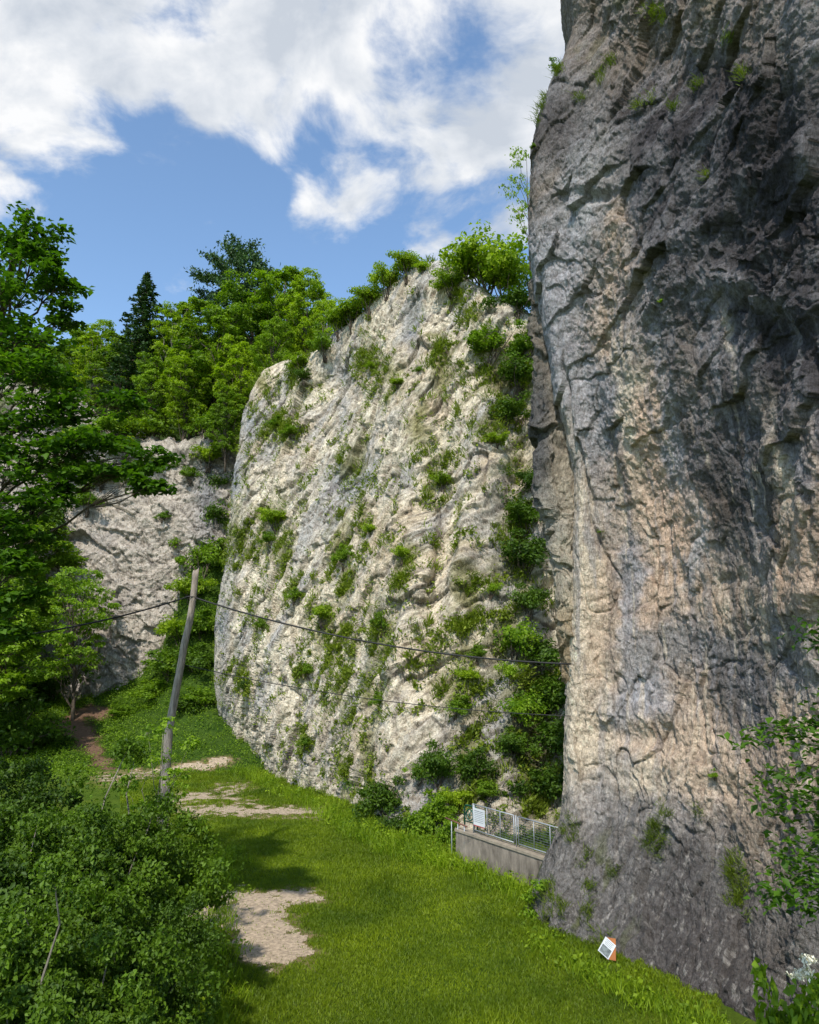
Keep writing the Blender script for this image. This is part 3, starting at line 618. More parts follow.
def crown_lobes(rng, n, rx, rz, z0, kind='round'):
    """centres and radii of the leaf masses of a crown"""
    out = []
    for k in range(n):
        f = (k+.5)/n; th = k*2.4+rng.random()*.8
        if kind == 'round': z = z0+rz*(-1+2*f)*.8; r = rx*math.sqrt(max(0, 1-((-1+2*f)*.85)**2))*(.35+.5*rng.random())
        else: z = z0+rz*(-1+2*f)*.9; r = rx*(.15+.55*rng.random())
        out.append((np.array([r*math.cos(th), r*math.sin(th), z]), rx*(.20+.22*rng.random())))
    return out
def make_tree_mesh(seed, H=12., rx=3.2, leaf=.26, nl=9000, lobes=20, crown=.68, mat='leaf_hill', bark='bark', tr=.16, flat=.62, up=.5):
    """a broadleaf tree at the origin: returns (trunk mesh, crown mesh)"""
    rng = np.random.default_rng(seed); z0 = H*(1-crown/2); rz = H*crown/2
    L = crown_lobes(rng, lobes, rx, rz, z0); mb = MB()
    lean = rng.normal(size=2)*H*.03; tp = np.array([[0, 0, -.3], [lean[0]*.3, lean[1]*.3, H*.3], [lean[0], lean[1], H*.6], [lean[0]*.8, lean[1]*.8, H*.9]])
    tpd = catmull(tp, 12); mb.tube(tpd, np.linspace(tr, tr*.15, 12), 7)
    pts = []; outw = []
    for c, r in L:
        c = c*np.array([1, 1, 1])+np.array([lean[0]*.7, lean[1]*.7, 0])
        k = max(1, min(9, int((c[2]-r-.25*H*(1-crown))/H*12*.75))); mb.tube(curve_pts(tpd[k], c, 6, .06, .03, rng), np.linspace(tr*.4, tr*.06, 6), 5, False)
        sub = rng.normal(size=(11, 3)); sub /= np.linalg.norm(sub, axis=1)[:, None]
        for s in sub:
            cc = c+s*r*np.array([.8, .8, flat]); rr = r*(.28+.22*rng.random())
            mb.tube(curve_pts(c, cc, 3, 0, .02, rng), np.array([tr*.06, tr*.04, tr*.02]), 3, False)
            m = max(4, int(nl/(lobes*11)*(.35+1.3*rng.random()))); g = rng.normal(size=(m, 3)); g /= np.linalg.norm(g, axis=1)[:, None]
            g *= (rng.random((m, 1))**.45); pts.append(cc+g*rr*np.array([1.25, 1.25, .55])); outw.append(g*.6+s*.5)
    pts = np.vstack(pts); outw = np.vstack(outw)
    V, F, col = leaves(pts, leaf, up=up, rng=rng, outward=outw)
    t = mb.build('trunk', M[bark], smooth=True); c = mesh('crown', V, F, M[mat], col=col); me = (t.data, c.data)
    bpy.data.objects.remove(t); bpy.data.objects.remove(c); return me
def make_conifer_mesh(seed, H=14., r=2.4, tiers=26, pine=False):
    rng = np.random.default_rng(seed); mb = MB(); mb.tube([[0, 0, -.3], [.05, 0, H*.5], [0, 0, H]], [.2, .13, .02], 7)
    pts = []; out = []
    for k in range(tiers):
        f = k/(tiers-1); z = H*(.12+.86*f) if not pine else H*(.45+.53*f)
        R = (r*(1-f)**.85+.15) if not pine else r*(.5+.6*math.sin(math.pi*min(1, f*.95+.12)))*(.7+.5*rng.random())
        nb = 7 if not pine else 5
        for b in range(nb):
            a = b*2*math.pi/nb+k*.9+rng.random()*.5; RR = R*(.7+.45*rng.random()); e = np.array([math.cos(a)*RR, math.sin(a)*RR, z+(-.28*RR if not pine else .25*RR)])
            q = curve_pts([0, 0, z], e, 6, -.05 if not pine else .05, .02, rng); mb.tube(q, np.linspace(.04, .01, 6), 3, False)
            m = int(26*RR)+8
            if pine:
                t = .55+.45*rng.random(m*2); c = q[0]*(1-t)[:, None]+q[-1]*t[:, None]; pts.append(c+rng.normal(size=(m*2, 3))*np.array([.28, .28, .13]))
            else:
                t = rng.random(m)**.7; c = q[0]*(1-t)[:, None]+q[-1]*t[:, None]; sd = np.array([-math.sin(a), math.cos(a), 0])
                pts.append(c+sd*(rng.normal(size=(m, 1))*.22*(1.25-t)[:, None]*RR*.5)+np.array([0, 0, -1.])*rng.random((m, 1))*.28)
    V, F, col = leaves(np.vstack(pts), .30 if not pine else .3, aspect=2.6, up=.35, rng=rng, droop=.7)
    t = mb.build('trunk', M['bark'], smooth=True); c = mesh('crown', V, F, M['needle'], col=col); me = (t.data, c.data)
    bpy.data.objects.remove(t); bpy.data.objects.remove(c); return me
def make_shrub_mesh(seed, nl=1600, leaf=.16, clumps=26, mat='leaf_fresh', wild=.35, up=.45, stems=9, aspect=1.7, bark='bark', sz=1.0, spread=.27, inner=False):
    """a unit shrub: radius about 1, height about 1.6, rooted at the origin"""
    rng = np.random.default_rng(seed); mb = MB(); pts = []; out = []
    for k in range(clumps):
        th = rng.random()*2*math.pi; ph = math.acos(rng.random()*1.15-.15) if not inner else math.acos(rng.random()*1.3-.3); R = .72+wild*rng.normal()*.6
        d = np.array([math.sin(ph)*math.cos(th), math.sin(ph)*math.sin(th), math.cos(ph)]); c = d*R*np.array([.85, .85, .8])*(1 if k % 4 else .55)+np.array([0, 0, .68])
        if k < stems: mb.tube(curve_pts([rng.normal()*.05, rng.normal()*.05, -.1], c, 6, .05, .03, rng), np.linspace(.03, .006, 6)*sz, 4, False)
        m = int(nl/clumps*(.5+rng.random())); g = rng.normal(size=(m, 3)); g /= np.linalg.norm(g, axis=1)[:, None]; g *= rng.random((m, 1))**.5
        pts.append(c+g*(spread*(.6+.7*rng.random()))*np.array([1.2, 1.2, .75])); out.append(g*.5+d*.5)
    V, F, col = leaves(np.vstack(pts), leaf, up=up, rng=rng, outward=np.vstack(out), aspect=aspect)
    t = mb.build('stem', M[bark]); c = mesh('foliage', V, F, M[mat], col=col); me = (t.data, c.data)
    bpy.data.objects.remove(t); bpy.data.objects.remove(c); return me
def put(name, meshes, loc, label, cat, group=None, sc=1., rz=None, names=('trunk', 'crown')):
    r = empty(name, loc, label, cat, group, random.random()*6.28 if rz is None else rz, sc)
    for n, me in zip(names, meshes):
        o = bpy.data.objects.new(n, me); COL.objects.link(o); o.parent = r
    return r

# hill trees -----------------------------------------------------------------
TA = make_tree_mesh(1, 12, 3.3, .22, 20000, 26, .88); TB = make_tree_mesh(2, 12, 2.8, .22, 18000, 22, .9, mat='leaf_hill'); TC = make_tree_mesh(3, 12, 3.6, .23, 20000, 28, .85, mat='leaf_fresh')
TD = make_tree_mesh(4, 12, 2.5, .20, 11000, 18, .85, mat='leaf_fresh', bark='bark_pale')
CO = make_conifer_mesh(5); PI_ = make_conifer_mesh(6, 14, 3.0, 18, True)
def hill_tree(px, base, top, Y, kind, name, label, cat='tree', w=1., group='trees on the wooded hilltop'):
    b = P(px, base, Y); t = P(px, top, Y); H = t[2]-b[2]
    me, H0 = {'A': (TA, 12), 'B': (TB, 12), 'C': (TC, 12), 'D': (TD, 12), 'conifer': (CO, 14), 'pine': (PI_, 14)}[kind]
    s = H/H0; return put(name, me, b, label, cat, group, (s*w, s*w, s))
for (px, base, top, Y, kd, lab) in [(-15, 745, 560, 40, 'A', 'shaded tree at the left border under the foreground crown'), (-20, 735, 620, 43, 'B', 'shaded low tree at the left border behind the foreground bushes'), (-12, 700, 500, 49, 'A', 'tree against the distant wall at the left behind the foreground crown'), (-50, 720, 480, 46, 'B', 'tall shaded tree cut by the left border'), (62, 470, 408, 56, 'A', 'tree on the distant wall top left of the bare rock')]:
    hill_tree(px, base, top, Y, kd, 'broadleaf_tree', lab, group='trees at the foot of the distant wall', w=1.15 if kd == 'A' else 1.3)
HT = [(137, 420, 271, 60, 'conifer', 'spruce_tree', 'dark narrow spruce rising above the hilltop beside the left foreground tree', 1.7),
      (232, 430, 247, 66, 'pine', 'pine_tree', 'dark green pine with ragged top, tallest tree on the wooded hilltop', .9),
      (165, 425, 296, 58, 'D', 'broadleaf_tree', 'thin pale-barked tree with sparse crown just right of the spruce', .9),
      (190, 440, 292, 62, 'B', 'broadleaf_tree', 'rounded green tree between the spruce and the tall pine', 1.),
      (212, 450, 303, 57, 'A', 'broadleaf_tree', 'full bright green tree in front of the tall pine', 1.),
      (255, 430, 278, 60, 'A', 'broadleaf_tree', 'dense dark green tree immediately right of the tall pine', 1.),
      (283, 410, 262, 58, 'B', 'broadleaf_tree', 'tall pointed green tree on the hilltop behind the cliff shoulder', 1.05),
      (308, 400, 275, 55, 'C', 'broadleaf_tree', 'broad leafy tree standing above the left shoulder of the pale cliff', .85),
      (328, 380, 290, 52, 'D', 'broadleaf_tree', 'slender light tree where the shoulder meets the steep ridge', .9),
      (182, 450, 345, 55, 'C', 'broadleaf_tree', 'low yellow-green tree above the distant rock wall', .9),
      (240, 450, 335, 54, 'C', 'broadleaf_tree', 'low spreading tree leaning over the left shoulder of the pale cliff', .9),
      (268, 410, 312, 52, 'A', 'broadleaf_tree', 'small dark tree rooted right at the top of the cliff shoulder', .8),
      (150, 450, 350, 55.5, 'A', 'broadleaf_tree', 'low dark tree below the spruce at the edge of the distant rock wall', .8),
      (112, 450, 328, 60, 'B', 'broadleaf_tree', 'shaded tree half hidden behind the left foreground tree', 1.),
      (85, 450, 318, 62, 'D', 'broadleaf_tree', 'thin tree on the hill glimpsed through the left foreground tree', 1.),
      (40, 460, 340, 60, 'B', 'broadleaf_tree', 'tree on the hill hidden mostly by the left foreground tree', 1.2),
      (0, 470, 330, 62, 'A', 'broadleaf_tree', 'tree on the hill at the left border behind foreground leaves', 1.3),
      (225, 470, 380, 52.5, 'A', 'broadleaf_tree', 'small tree in the notch between the distant wall and the pale cliff', .8)]
for a in HT: hill_tree(a[0], a[1], a[2], a[3], a[4], a[5], a[6], w=a[7])
for k in range(14):                                   # second rank, closes the wood behind the first
    px = -60+k*32; hill_tree(px, 405, 318+random.random()*22-(12 if 170 < px < 300 else 0), 72+random.random()*6, 'ABC'[k % 3], 'broadleaf_tree', 'leafy tree in the shaded back rank of the hilltop wood', w=1.1, group='back rank of the hilltop wood')

# shrubs -----------------------------------------------------------------------
SH = [make_shrub_mesh(21, 3000, .11, 34, 'leaf_fresh', .5), make_shrub_mesh(22, 2600, .11, 28, 'leaf_bush', .6), make_shrub_mesh(23, 3400, .10, 36, 'leaf_dark', .55), make_shrub_mesh(24, 1700, .11, 20, 'leaf_young', .7)]
def shrub(surf, px, py, rpx, kind, name, label, group=None, h=1., sink=.35, w=1., cat='shrub'):
    if isinstance(surf, float) or isinstance(surf, int): loc = P(px, py, surf); n = np.zeros(3)
    else:
        loc, n = surf.at(px, py+rpx*.45)
        if n[1] > 0: n = -n
    r = rpx/FPX*loc[1]*(1.7 if group in (gC, gR) else 1.35 if group in (gB, gT) else 1.25)
    loc = np.array(loc)+n*(-.0)+np.array([0, 0, -r*sink])
    return put(name, SH[kind], loc, label, cat, group, (r*w, r*w, r*.95*h), names=('stem', 'foliage'))
gR = 'shrubs along the ridge of the pale cliff'; gF = 'shrubs rooted in the pale cliff face'; gC = 'shrubs in the cleft beside the near cliff'; gB = 'bushes at the foot of the pale cliff'; gS = 'bushes on the green slope'; gT = 'bushes on top of the distant rock wall'
SL = [ # ridge
 (MID, 332, 322, 13, 0, gR, 'bright shrub in the notch where the shoulder meets the ridge', 1.3), (MID, 318, 345, 12, 1, gR, 'shrub at the right end of the cliff shoulder', 1.2), (MID, 295, 358, 9, 0, gR, 'low shrub on the flat top of the shoulder', 1.), (MID, 345, 312, 14, 0, gR, 'leafy shrub at the lowest step of the ridge', 1.3), (MID, 362, 298, 13, 0, gR, 'green shrub second up the left side of the ridge', 1.3), (MID, 380, 282, 12, 0, gR, 'light green shrub halfway up the left side of the ridge', 1.5), (MID, 400, 268, 12, 0, gR, 'upright shrub just below the cliff summit on its left', 1.4), (MID, 416, 264, 7, 0, gR, 'tiny shrub touching the left side of the summit', 1.),
 (MID, 448, 283, 13, 0, gR, 'yellow-green cushion bush just below the summit', 1.), (MID, 470, 262, 15, 0, gR, 'shrub right of the summit against the sky', 1.2), (MID, 492, 262, 27, 0, gR, 'large bright shrub crowning the ridge right of the summit', 1.2), (MID, 515, 268, 22, 0, gR, 'bushy shrub on the ridge touching the near cliff edge', 1.4), (MID, 522, 300, 18, 2, gR, 'darker shrub under the ridge beside the rock pillar top', 1.),
 # face, upper right gully
 (MID, 490, 345, 24, 1, gF, 'round green bush in the upper right gully of the pale cliff', 1.), (MID, 510, 375, 27, 2, gF, 'large dark bush filling the upper right gully', 1.), (MID, 515, 410, 20, 2, gF, 'dark bush hanging at the lower end of the upper right gully', 1.), (MID, 522, 345, 16, 1, gF, 'bush pressed against the rock pillar in the upper gully', 1.),
 (MID, 500, 438, 12, 0, gF, 'small bush under the upper right gully', .8),
 # face
 (MID, 270, 514, 17, 0, gF, 'rounded bush on the left edge of the pale cliff at mid height', .9), (MID, 264, 540, 9, 1, gF, 'little bush directly below the rounded left-edge bush', 1.), (MID, 290, 431, 9, 1, gF, 'small dark bush on the fluted left shoulder', .9), (MID, 271, 416, 10, 1, gF, 'small bush left of its twin on the fluted shoulder', .9), (MID, 303, 376, 10, 2, gF, 'dull green bush at the top of the left shoulder', 1.), (MID, 366, 363, 7, 0, gF, 'tiny bush on a ledge below the ridge', .9), (MID, 392, 378, 8, 0, gF, 'tiny yellowish bush right of the ledge under the ridge', .7),
 (MID, 412, 363, 6, 1, gF, 'tiny bush at the foot of the grey summit streak', 1.), (MID, 441, 482, 11, 0, gF, 'bush in the middle of the upper right half of the face', 1.2), (MID, 364, 525, 8, 0, gF, 'lone bush near the centre of the pale face', 1.1), (MID, 402, 556, 9, 0, gF, 'bright bush right of the lone centre bush', 1.3), (MID, 341, 560, 10, 1, gF, 'bush left of centre growing in a diagonal crack', 1.5), (MID, 320, 618, 11, 0, gF, 'bush just above the long black cable on the face', 1.4), (MID, 288, 592, 8, 1, gF, 'small bush left of the one above the cable', 1.2), (MID, 379, 628, 9, 1, gF, 'tall bush in the crack right of the cable bush', 1.6),
 (MID, 256, 622, 7, 1, gF, 'small bush near the left edge just above the cable', 1.3), (MID, 302, 673, 7, 1, gF, 'small bush below the long cable on the left', 1.3), (MID, 240, 688, 7, 2, gF, 'tiny dark bush low on the left edge of the pale cliff', 1.3), (MID, 303, 743, 7, 1, gF, 'lowest small bush on the left half of the face', 1.), (MID, 372, 700, 8, 1, gF, 'small bush in the lower central crack', 1.5), (MID, 455, 706, 16, 1, gF, 'wide bush on the lower right part of the face', .9), (MID, 466, 678, 11, 0, gF, 'bush above the wide lower right one', 1.1), (MID, 478, 655, 9, 1, gF, 'small bush under the cable on the right of the face', 1.2),
 # cleft
 (MID, 522, 520, 18, 2, gC, 'dark bush high in the cleft beside the near cliff', 1.), (MID, 524, 560, 20, 2, gC, 'dense dark bush in the cleft left of the cream block', 1.), (MID, 530, 600, 14, 2, gC, 'small dark bush in the middle of the cleft', 1.), (MID, 512, 640, 16, 3, gC, 'loose airy bush in the cleft just above the cable', 1.2), (MID, 545, 662, 22, 2, gC, 'broad dark bush behind the cable end in the cleft', 1.), (MID, 548, 705, 24, 2, gC, 'large dark bush in the lower cleft', 1.1), (MID, 520, 715, 16, 3, gC, 'loose light bush left of the large cleft bush', 1.1), (MID, 552, 745, 24, 2, gC, 'dark bush hanging above the fence end', 1.), (MID, 548, 790, 22, 2, gC, 'dark bush directly behind the right half of the fence', 1.), (MID, 522, 745, 14, 2, gC, 'small dark bush above the middle of the fence', 1.), (MID, 508, 672, 10, 3, gC, 'pale little bush on the left wall of the cleft', 1.),
 (MID, 492, 590, 8, 3, gC, 'pale thin bush on the rib left of the cleft', 1.), (MID, 530, 480, 14, 2, gC, 'uppermost dark bush in the cleft', 1.),
 # foot
 (MID, 378, 800, 22, 2, gB, 'dark rounded bush at the foot of the pale cliff left of centre', 1.), (MID, 405, 822, 20, 1, gB, 'green bush in front of the dark one at the cliff foot', .8), (MID, 432, 820, 18, 1, gB, 'leafy bush between the cliff foot and the concrete wall', 1.2), (MID, 440, 775, 20, 2, gB, 'dark climbing bush on the cliff above the concrete wall', 1.2), (MID, 470, 770, 20, 2, gB, 'dark bush above the white notice on the fence', 1.), (MID, 490, 792, 12, 1, gB, 'small bush just behind the left half of the fence', 1.), (MID, 455, 800, 14, 0, gB, 'bright bush left of the green handwheel', 1.), (MID, 350, 812, 12, 1, gB, 'low green bush at the cliff foot nearest the gravel', .7),
 (25.6, 505, 848, 15, 2, gB, 'dark bush on the ground behind the left fence panel', .9), (25.0, 530, 852, 16, 2, gB, 'dark bush on the ground behind the right fence panel', 1.), (24.4, 556, 858, 14, 2, gB, 'dark bush squeezed between the fence end and the near cliff', 1.2),
 (27.4, 372, 838, 15, 2, gB, 'dark bush on the grass edge left of the other foot bushes', 1.1), (26.2, 398, 848, 17, 2, gB, 'dark round bush standing on the grass in front of the cliff foot', 1.3), (25.2, 425, 856, 17, 1, gB, 'green bush on the grass two bushes left of the concrete wall', 1.4), (24.6, 446, 858, 15, 1, gB, 'green bush on the grass touching the left end of the concrete wall', 1.6), (26.4, 352, 832, 11, 1, gB, 'low bush at the left end of the row on the grass', .7),
 (MID, 415, 770, 11, 3, gB, 'pale small bush low on the face above the foot bushes', 1.)]
SL2 = [(SLOPE, 205, 560, 22, 1, gS, 'bush high in the green gully beside the pale cliff', 1.2), (SLOPE, 218, 525, 18, 2, gS, 'dark bush higher up the gully', 1.3), (SLOPE, 215, 490, 16, 2, gS, 'topmost dark bush in the gully', 1.3), (SLOPE, 190, 590, 20, 0, gS, 'bright bush behind the top of the wooden pole', 1.), (SLOPE, 205, 620, 22, 1, gS, 'green bush right of the wooden pole', 1.), (SLOPE, 175, 625, 20, 0, gS, 'light bush left of the wooden pole at mid height', 1.), (SLOPE, 165, 655, 24, 1, gS, 'broad bush on the slope under the distant wall', .8),
 (SLOPE, 195, 655, 22, 2, gS, 'dark bush directly behind the pole', .9), (SLOPE, 145, 680, 20, 1, gS, 'low bush left on the green slope', .7), (SLOPE, 178, 690, 22, 2, gS, 'low dark bush at the middle of the slope', .6), (SLOPE, 205, 690, 18, 1, gS, 'bush at the left foot of the pale cliff', .8), (SLOPE, 120, 700, 15, 1, gS, 'low bush above the dirt path', .6),
 (SLOPE, 20, 690, 34, 2, gS, 'big shady bush left of the young tree', 1.), (SLOPE, 40, 732, 22, 2, gS, 'shady bush below the young tree', .8), (SLOPE, 0, 735, 38, 2, gS, 'dark bush at the left border above the foreground bush', 1.), (SLOPE, 18, 655, 20, 1, gS, 'bush behind the lower boughs of the left foreground tree', 1.),
 (FAR, 212, 455, 14, 0, gT, 'bright bush spilling down the right edge of the distant wall', 1.1), (FAR, 90, 500, 16, 1, gT, 'bush low on the left part of the distant wall', 1.), (FAR, 40, 520, 24, 2, gT, 'big dark bush on the distant wall behind the foreground crown', 1.1), (FAR, 30, 600, 26, 1, gT, 'bush at the foot of the distant wall left of the young tree', 1.1), (FAR, 75, 440, 20, 0, gT, 'light bush on the distant wall top above its bare left end', 1.2), (FAR, 128, 445, 13, 0, gT, 'small light bush just under the middle top of the distant wall', 1.), (FAR, 205, 420, 18, 1, gT, 'bush at the right end of the distant rock wall top', 1.1), (FAR, 185, 412, 18, 0, gT, 'bright bush on the distant wall second from its right end', 1.), (FAR, 160, 418, 20, 1, gT, 'wide bush at the middle of the distant wall top', 1.), (FAR, 135, 425, 18, 0, gT, 'light bush on the distant wall left of the wide one', 1.), (FAR, 110, 425, 20, 1, gT, 'bush where the distant wall disappears behind foreground leaves', 1.), (FAR, 150, 462, 12, 1, gT, 'small bush hanging over the distant wall', .8), (FAR, 105, 475, 18, 2, gT, 'dark bush on the upper left of the distant wall', .8), (FAR, 60, 470, 22, 2, gT, 'dark bush on the distant wall behind the foreground tree', .8), (FAR, 165, 510, 7, 1, gT, 'tiny bush alone on the bare distant wall', .9), (FAR, 190, 475, 10, 1, gT, 'small bush near the right edge of the distant wall', 1.), (FAR, 62, 560, 20, 1, gT, 'bush on the distant wall behind the young tree crown', .8)]
for (sf, px, py, r, k, g, lab, h) in SL+SL2: shrub(sf, px, py, r, k, 'shrub', lab, g, h)
NSL = [(675, 832, 15, 0), ]
# tree with sparse twigs on the ridge, in front of the sky
TS = make_tree_mesh(31, 5., 1.5, .13, 1500, 12, .8, mat='leaf_fresh', tr=.05)
b = P(530, 262, 31.); put('sapling', TS, b, 'thin sparse sapling on the ridge against the sky beside the near cliff', 'tree', None, (1., 1., (P(520, 138, 31.)[2]-b[2])/5.), rz=1.0)
SHN = [make_shrub_mesh(41, 900, .17, 20, 'leaf_bush', .4), make_shrub_mesh(42, 700, .2, 14, 'leaf_young', .5)]
def near_shrub(px, py, rpx, k, label, h=1., sf=None):
    loc, n = (sf or NEAR).at(px, py+rpx*.4); r = rpx/FPX*loc[1]
    put('shrub', SHN[k], np.array(loc)-np.array([0, 0, r*.3]), label, 'shrub', 'small plants on the near cliff', (r, r, r*h), names=('stem', 'foliage'))
near_shrub(549, 62, 10, 0, 'small shrub on the near cliff edge against the clouds', 1.3)
near_shrub(714, 775, 8, 0, 'little leafy plant on the tan rock of the near cliff', .8); near_shrub(600, 532, 4, 0, 'tiny plant beside the long vertical crack', 1.)
near_shrub(523, 925, 20, 0, 'dark leafy bush at the left foot of the near cliff', 1.3); near_shrub(536, 885, 13, 1, 'fresh green plant where the near cliff meets the concrete wall', 1.); near_shrub(661, 302, 6, 1, 'small green cushion high on the near cliff face', .8)
near_shrub(530, 148, 6, 0, 'tiny shrub on the left rim of the near cliff', 1.); near_shrub(450+2, 860-8, 12, 1, 'fresh green weed at the left end of the concrete wall', 1., MID)

# left foreground tree -----------------------------------------------------------
def hero_tree():
    rng = np.random.default_rng(77); tb = P(-95, 980, 14.5); tb[2] = 0; H = 15.5*S
    tp = np.array([tb+[0, 0, -.3], tb+[.2, 0, 4*S], tb+[-.1, .2, 8*S], tb+[.4, 0, 12*S], tb+[.9, 0, H]])
    tr = catmull(tp, 24); o = empty('broadleaf_tree', tb, 'large dark green broadleaf tree overhanging the left border', 'tree')
    mb = MB(); mb.tube(tr-tb, np.linspace(.26, .04, 24), 10)
    T = []
    def blob(px, py, Y, r=1.): T.append((P(px, py, Y), r))
    for q in [(38, 232, 13.2, .6), (15, 240, 13.4, .7), (-10, 245, 14, .8), (40, 258, 13, .45), (62, 283, 13.1, .55), (30, 285, 13.6, .8), (5, 290, 13, .8), (62, 318, 13.3, .45), (35, 330, 13.1, .8), (5, 335, 13.5, .8), (-25, 300, 14, 1.), (-30, 360, 14, 1.),
              (50, 375, 13.2, .8), (20, 375, 13, .8), (125, 400, 12.9, .5), (70, 405, 13.2, .7), (35, 415, 13, .8), (0, 420, 13, .8), (145, 458, 12.9, .5), (110, 440, 13.1, .6), (85, 440, 12.8, .6), (55, 455, 13.1, .7), (20, 460, 12.9, .8), (150, 485, 12.8, .42), (125, 472, 13, .5), (95, 470, 13.1, .5),
              (-10, 470, 13, .9), (30, 500, 12.8, .7), (58, 490, 13, .5), (5, 520, 12.8, .7), (30, 540, 12.9, .5), (-10, 560, 13, .8), (12, 570, 12.8, .5), (0, 600, 12.9, .55), (10, 632, 12.8, .4), (28, 592, 12.9, .32), (-15, 640, 13, .6), (-40, 430, 13.5, 1.), (-45, 520, 13.5, 1.), (-40, 600, 13.5, .9)]: blob(*q)
    pts = []; out = []
    for c, r in T:
        r = r*S
        k = np.argmin(np.linalg.norm(tr-(c-np.array([0, 0, 1.8])), axis=1)); q = curve_pts(tr[k], c, 8, .05, .02, rng)
        mb.tube(q-tb, np.linspace(.05, .012, 8), 5, False)
        for s in range(12):
            d = rng.normal(size=3)*np.array([1, 1, .65]); d /= np.linalg.norm(d); cc = c+d*r*np.array([.9, .9, .7])*rng.random()**.5
            tw = curve_pts(q[5], cc, 4, 0, .03, rng); mb.tube(tw-tb, np.linspace(.012, .004, 4), 3, False)
            m = int(26+22*rng.random()); g = rng.normal(size=(m, 3)); g /= np.linalg.norm(g, axis=1)[:, None]; g *= rng.random((m, 1))**.5
            pts.append(cc+g*r*.42*np.array([1.2, 1.2, .42])); out.append(g*.2+d*.2)
    V, F, col = leaves(np.vstack(pts)-tb, .125*S, aspect=1.45, up=.6, rng=rng, outward=np.vstack(out), droop=.4)
    mb.build('trunk', M['bark'], o, True); mesh('crown', V, F, M['leaf_hero'], o, col)
hero_tree()

# young tree by the dirt path -------------------------------------------------------
TY = make_tree_mesh(51, 9., 2.9, .17, 11000, 24, .80, mat='leaf_young', bark='bark', tr=.13, flat=.5)
yb, _n = SLOPE.at(74, 713); yt = P(70, 560, yb[1]/S)
put('young_tree', TY, yb, 'slim young tree with airy light green crown beside the dirt path', 'tree', None, (1.25, 1.25, (yt[2]-yb[2])/9.), rz=2.)

# foreground bushes, lower left -----------------------------------------------------
BB = [make_shrub_mesh(61, 78000, .033, 230, 'leaf_near', .46, stems=30, sz=.6, spread=.125, bark='bark_pale'), make_shrub_mesh(62, 60000, .035, 200, 'leaf_dark', .42, stems=30, sz=.6, spread=.13, bark='bark_pale')]
def big_bush(px, Y, top, r, k, label):
    b = P(px, 900, Y); b[2] = -.1; H = P(px, top, Y)[2]; put('bush', BB[k], b, label, 'bush', 'large foreground bushes lower left', (r*S, r*S, H/1.62), names=('stem', 'foliage'))
big_bush(120, 13.4, 772, 1.9, 0, 'tallest foreground bush, its right side bordering the meadow')
big_bush(40, 12.2, 770, 2.0, 0, 'foreground bush at the left border below the shady undergrowth')
big_bush(60, 9.6, 860, 1.7, 0, 'nearest foreground bush in the lower left corner')
big_bush(145, 11.2, 885, 1.25, 1, 'low dark foreground bush at the bottom beside the worn meadow patch')  # darker leaf mesh: deep shade low in the bushes put into leaf colour
big_bush(-60, 11., 800, 2.0, 1, 'foreground bush cut by the left border')
big_bush(0, 14.8, 745, 1.9, 1, 'darker bush standing behind the other foreground bushes')
# leafy shoot in front of the pole
TSh = make_tree_mesh(71, 5., .85, .085, 2200, 16, .75, mat='leaf_young', tr=.03, bark='bark_pale')
b = P(158, 850, 15.); b[2] = 0; put('sapling', TSh, b, 'leafy sapling in front of the wooden pole above the foreground bushes', 'tree', None, (1.2, 1.2, P(150, 700, 15.)[2]/5.), rz=0)

# right foreground twigs -------------------------------------------------------------
def right_shrub():
    rng = np.random.default_rng(88); base = P(905, 1100, 7.2); base[2] = 0; o = empty('elder_shrub', base, 'leafy shrub with drooping twigs reaching in from the right border', 'shrub'); mb = MB(); pts = []
    T = [(745, 742, 7), (765, 732, 7), (785, 738, 7.1), (805, 728, 7.), (815, 745, 7), (812, 632, 7), (818, 645, 7.1), (770, 775, 7), (795, 800, 7), (760, 790, 6.9), (775, 812, 7.), (812, 790, 7), (815, 820, 7.1), (790, 840, 7), (808, 860, 7), (775, 885, 6.9), (795, 900, 7), (815, 890, 7.), (765, 900, 6.9), (800, 880, 7.1), (815, 915, 7), (785, 860, 7), (840, 700, 7), (850, 780, 7), (850, 860, 7), (840, 620, 7.1)]
    root = base+np.array([0, 0, 2.])
    for x, y, Y in T:
        c = P(x, y, Y); j = P(860+rng.random()*20, y-30+rng.random()*20, Y)
        mb.tube(curve_pts(base+rng.normal(size=3)*.05*np.array([1, 1, 0]), j, 8, .05, .015, rng)-base, np.linspace(.02, .008, 8), 5, False); tw = curve_pts(j, c, 8, .06, .015, rng)
        mb.tube(tw-base, np.linspace(.008, .003, 8), 4, False)
        for q in tw[4:]:
            m = 11; pts.append(q+rng.normal(size=(m, 3))*np.array([.13, .13, .06]))
        pts.append(c+rng.normal(size=(14, 3))*np.array([.13, .13, .06]))
    V, F, col = leaves(np.vstack(pts)-base, .105, aspect=1.9, up=.6, rng=rng, droop=.6)
    mb.build('stem', M['bark'], o, True); mesh('foliage', V, F, M['leaf_hero'], o, col)
right_shrub()
FB = make_shrub_mesh(81, 5000, .11, 60, 'leaf_bush', .3, stems=20, sz=.6, spread=.2)
b = P(822, 1060, 8.6); b[2] = 0
fb = put('flowering_bush', FB, b, 'leafy bush with white blossoms in the lower right corner', 'bush', None, (1.0, 1.0, P(822, 950, 8.6)[2]/1.62), names=('stem', 'foliage'), rz=.4)
def blossom(p0):
    rng = np.random.default_rng(int(p0[0]*1000) % 999); g = rng.normal(size=(150, 3)); g[:, 2] = np.abs(g[:, 2])*.4; V, F, c = leaves(g*np.array([.05, .05, .04]), .03, aspect=1.1, up=.7, rng=rng); return V, F, c
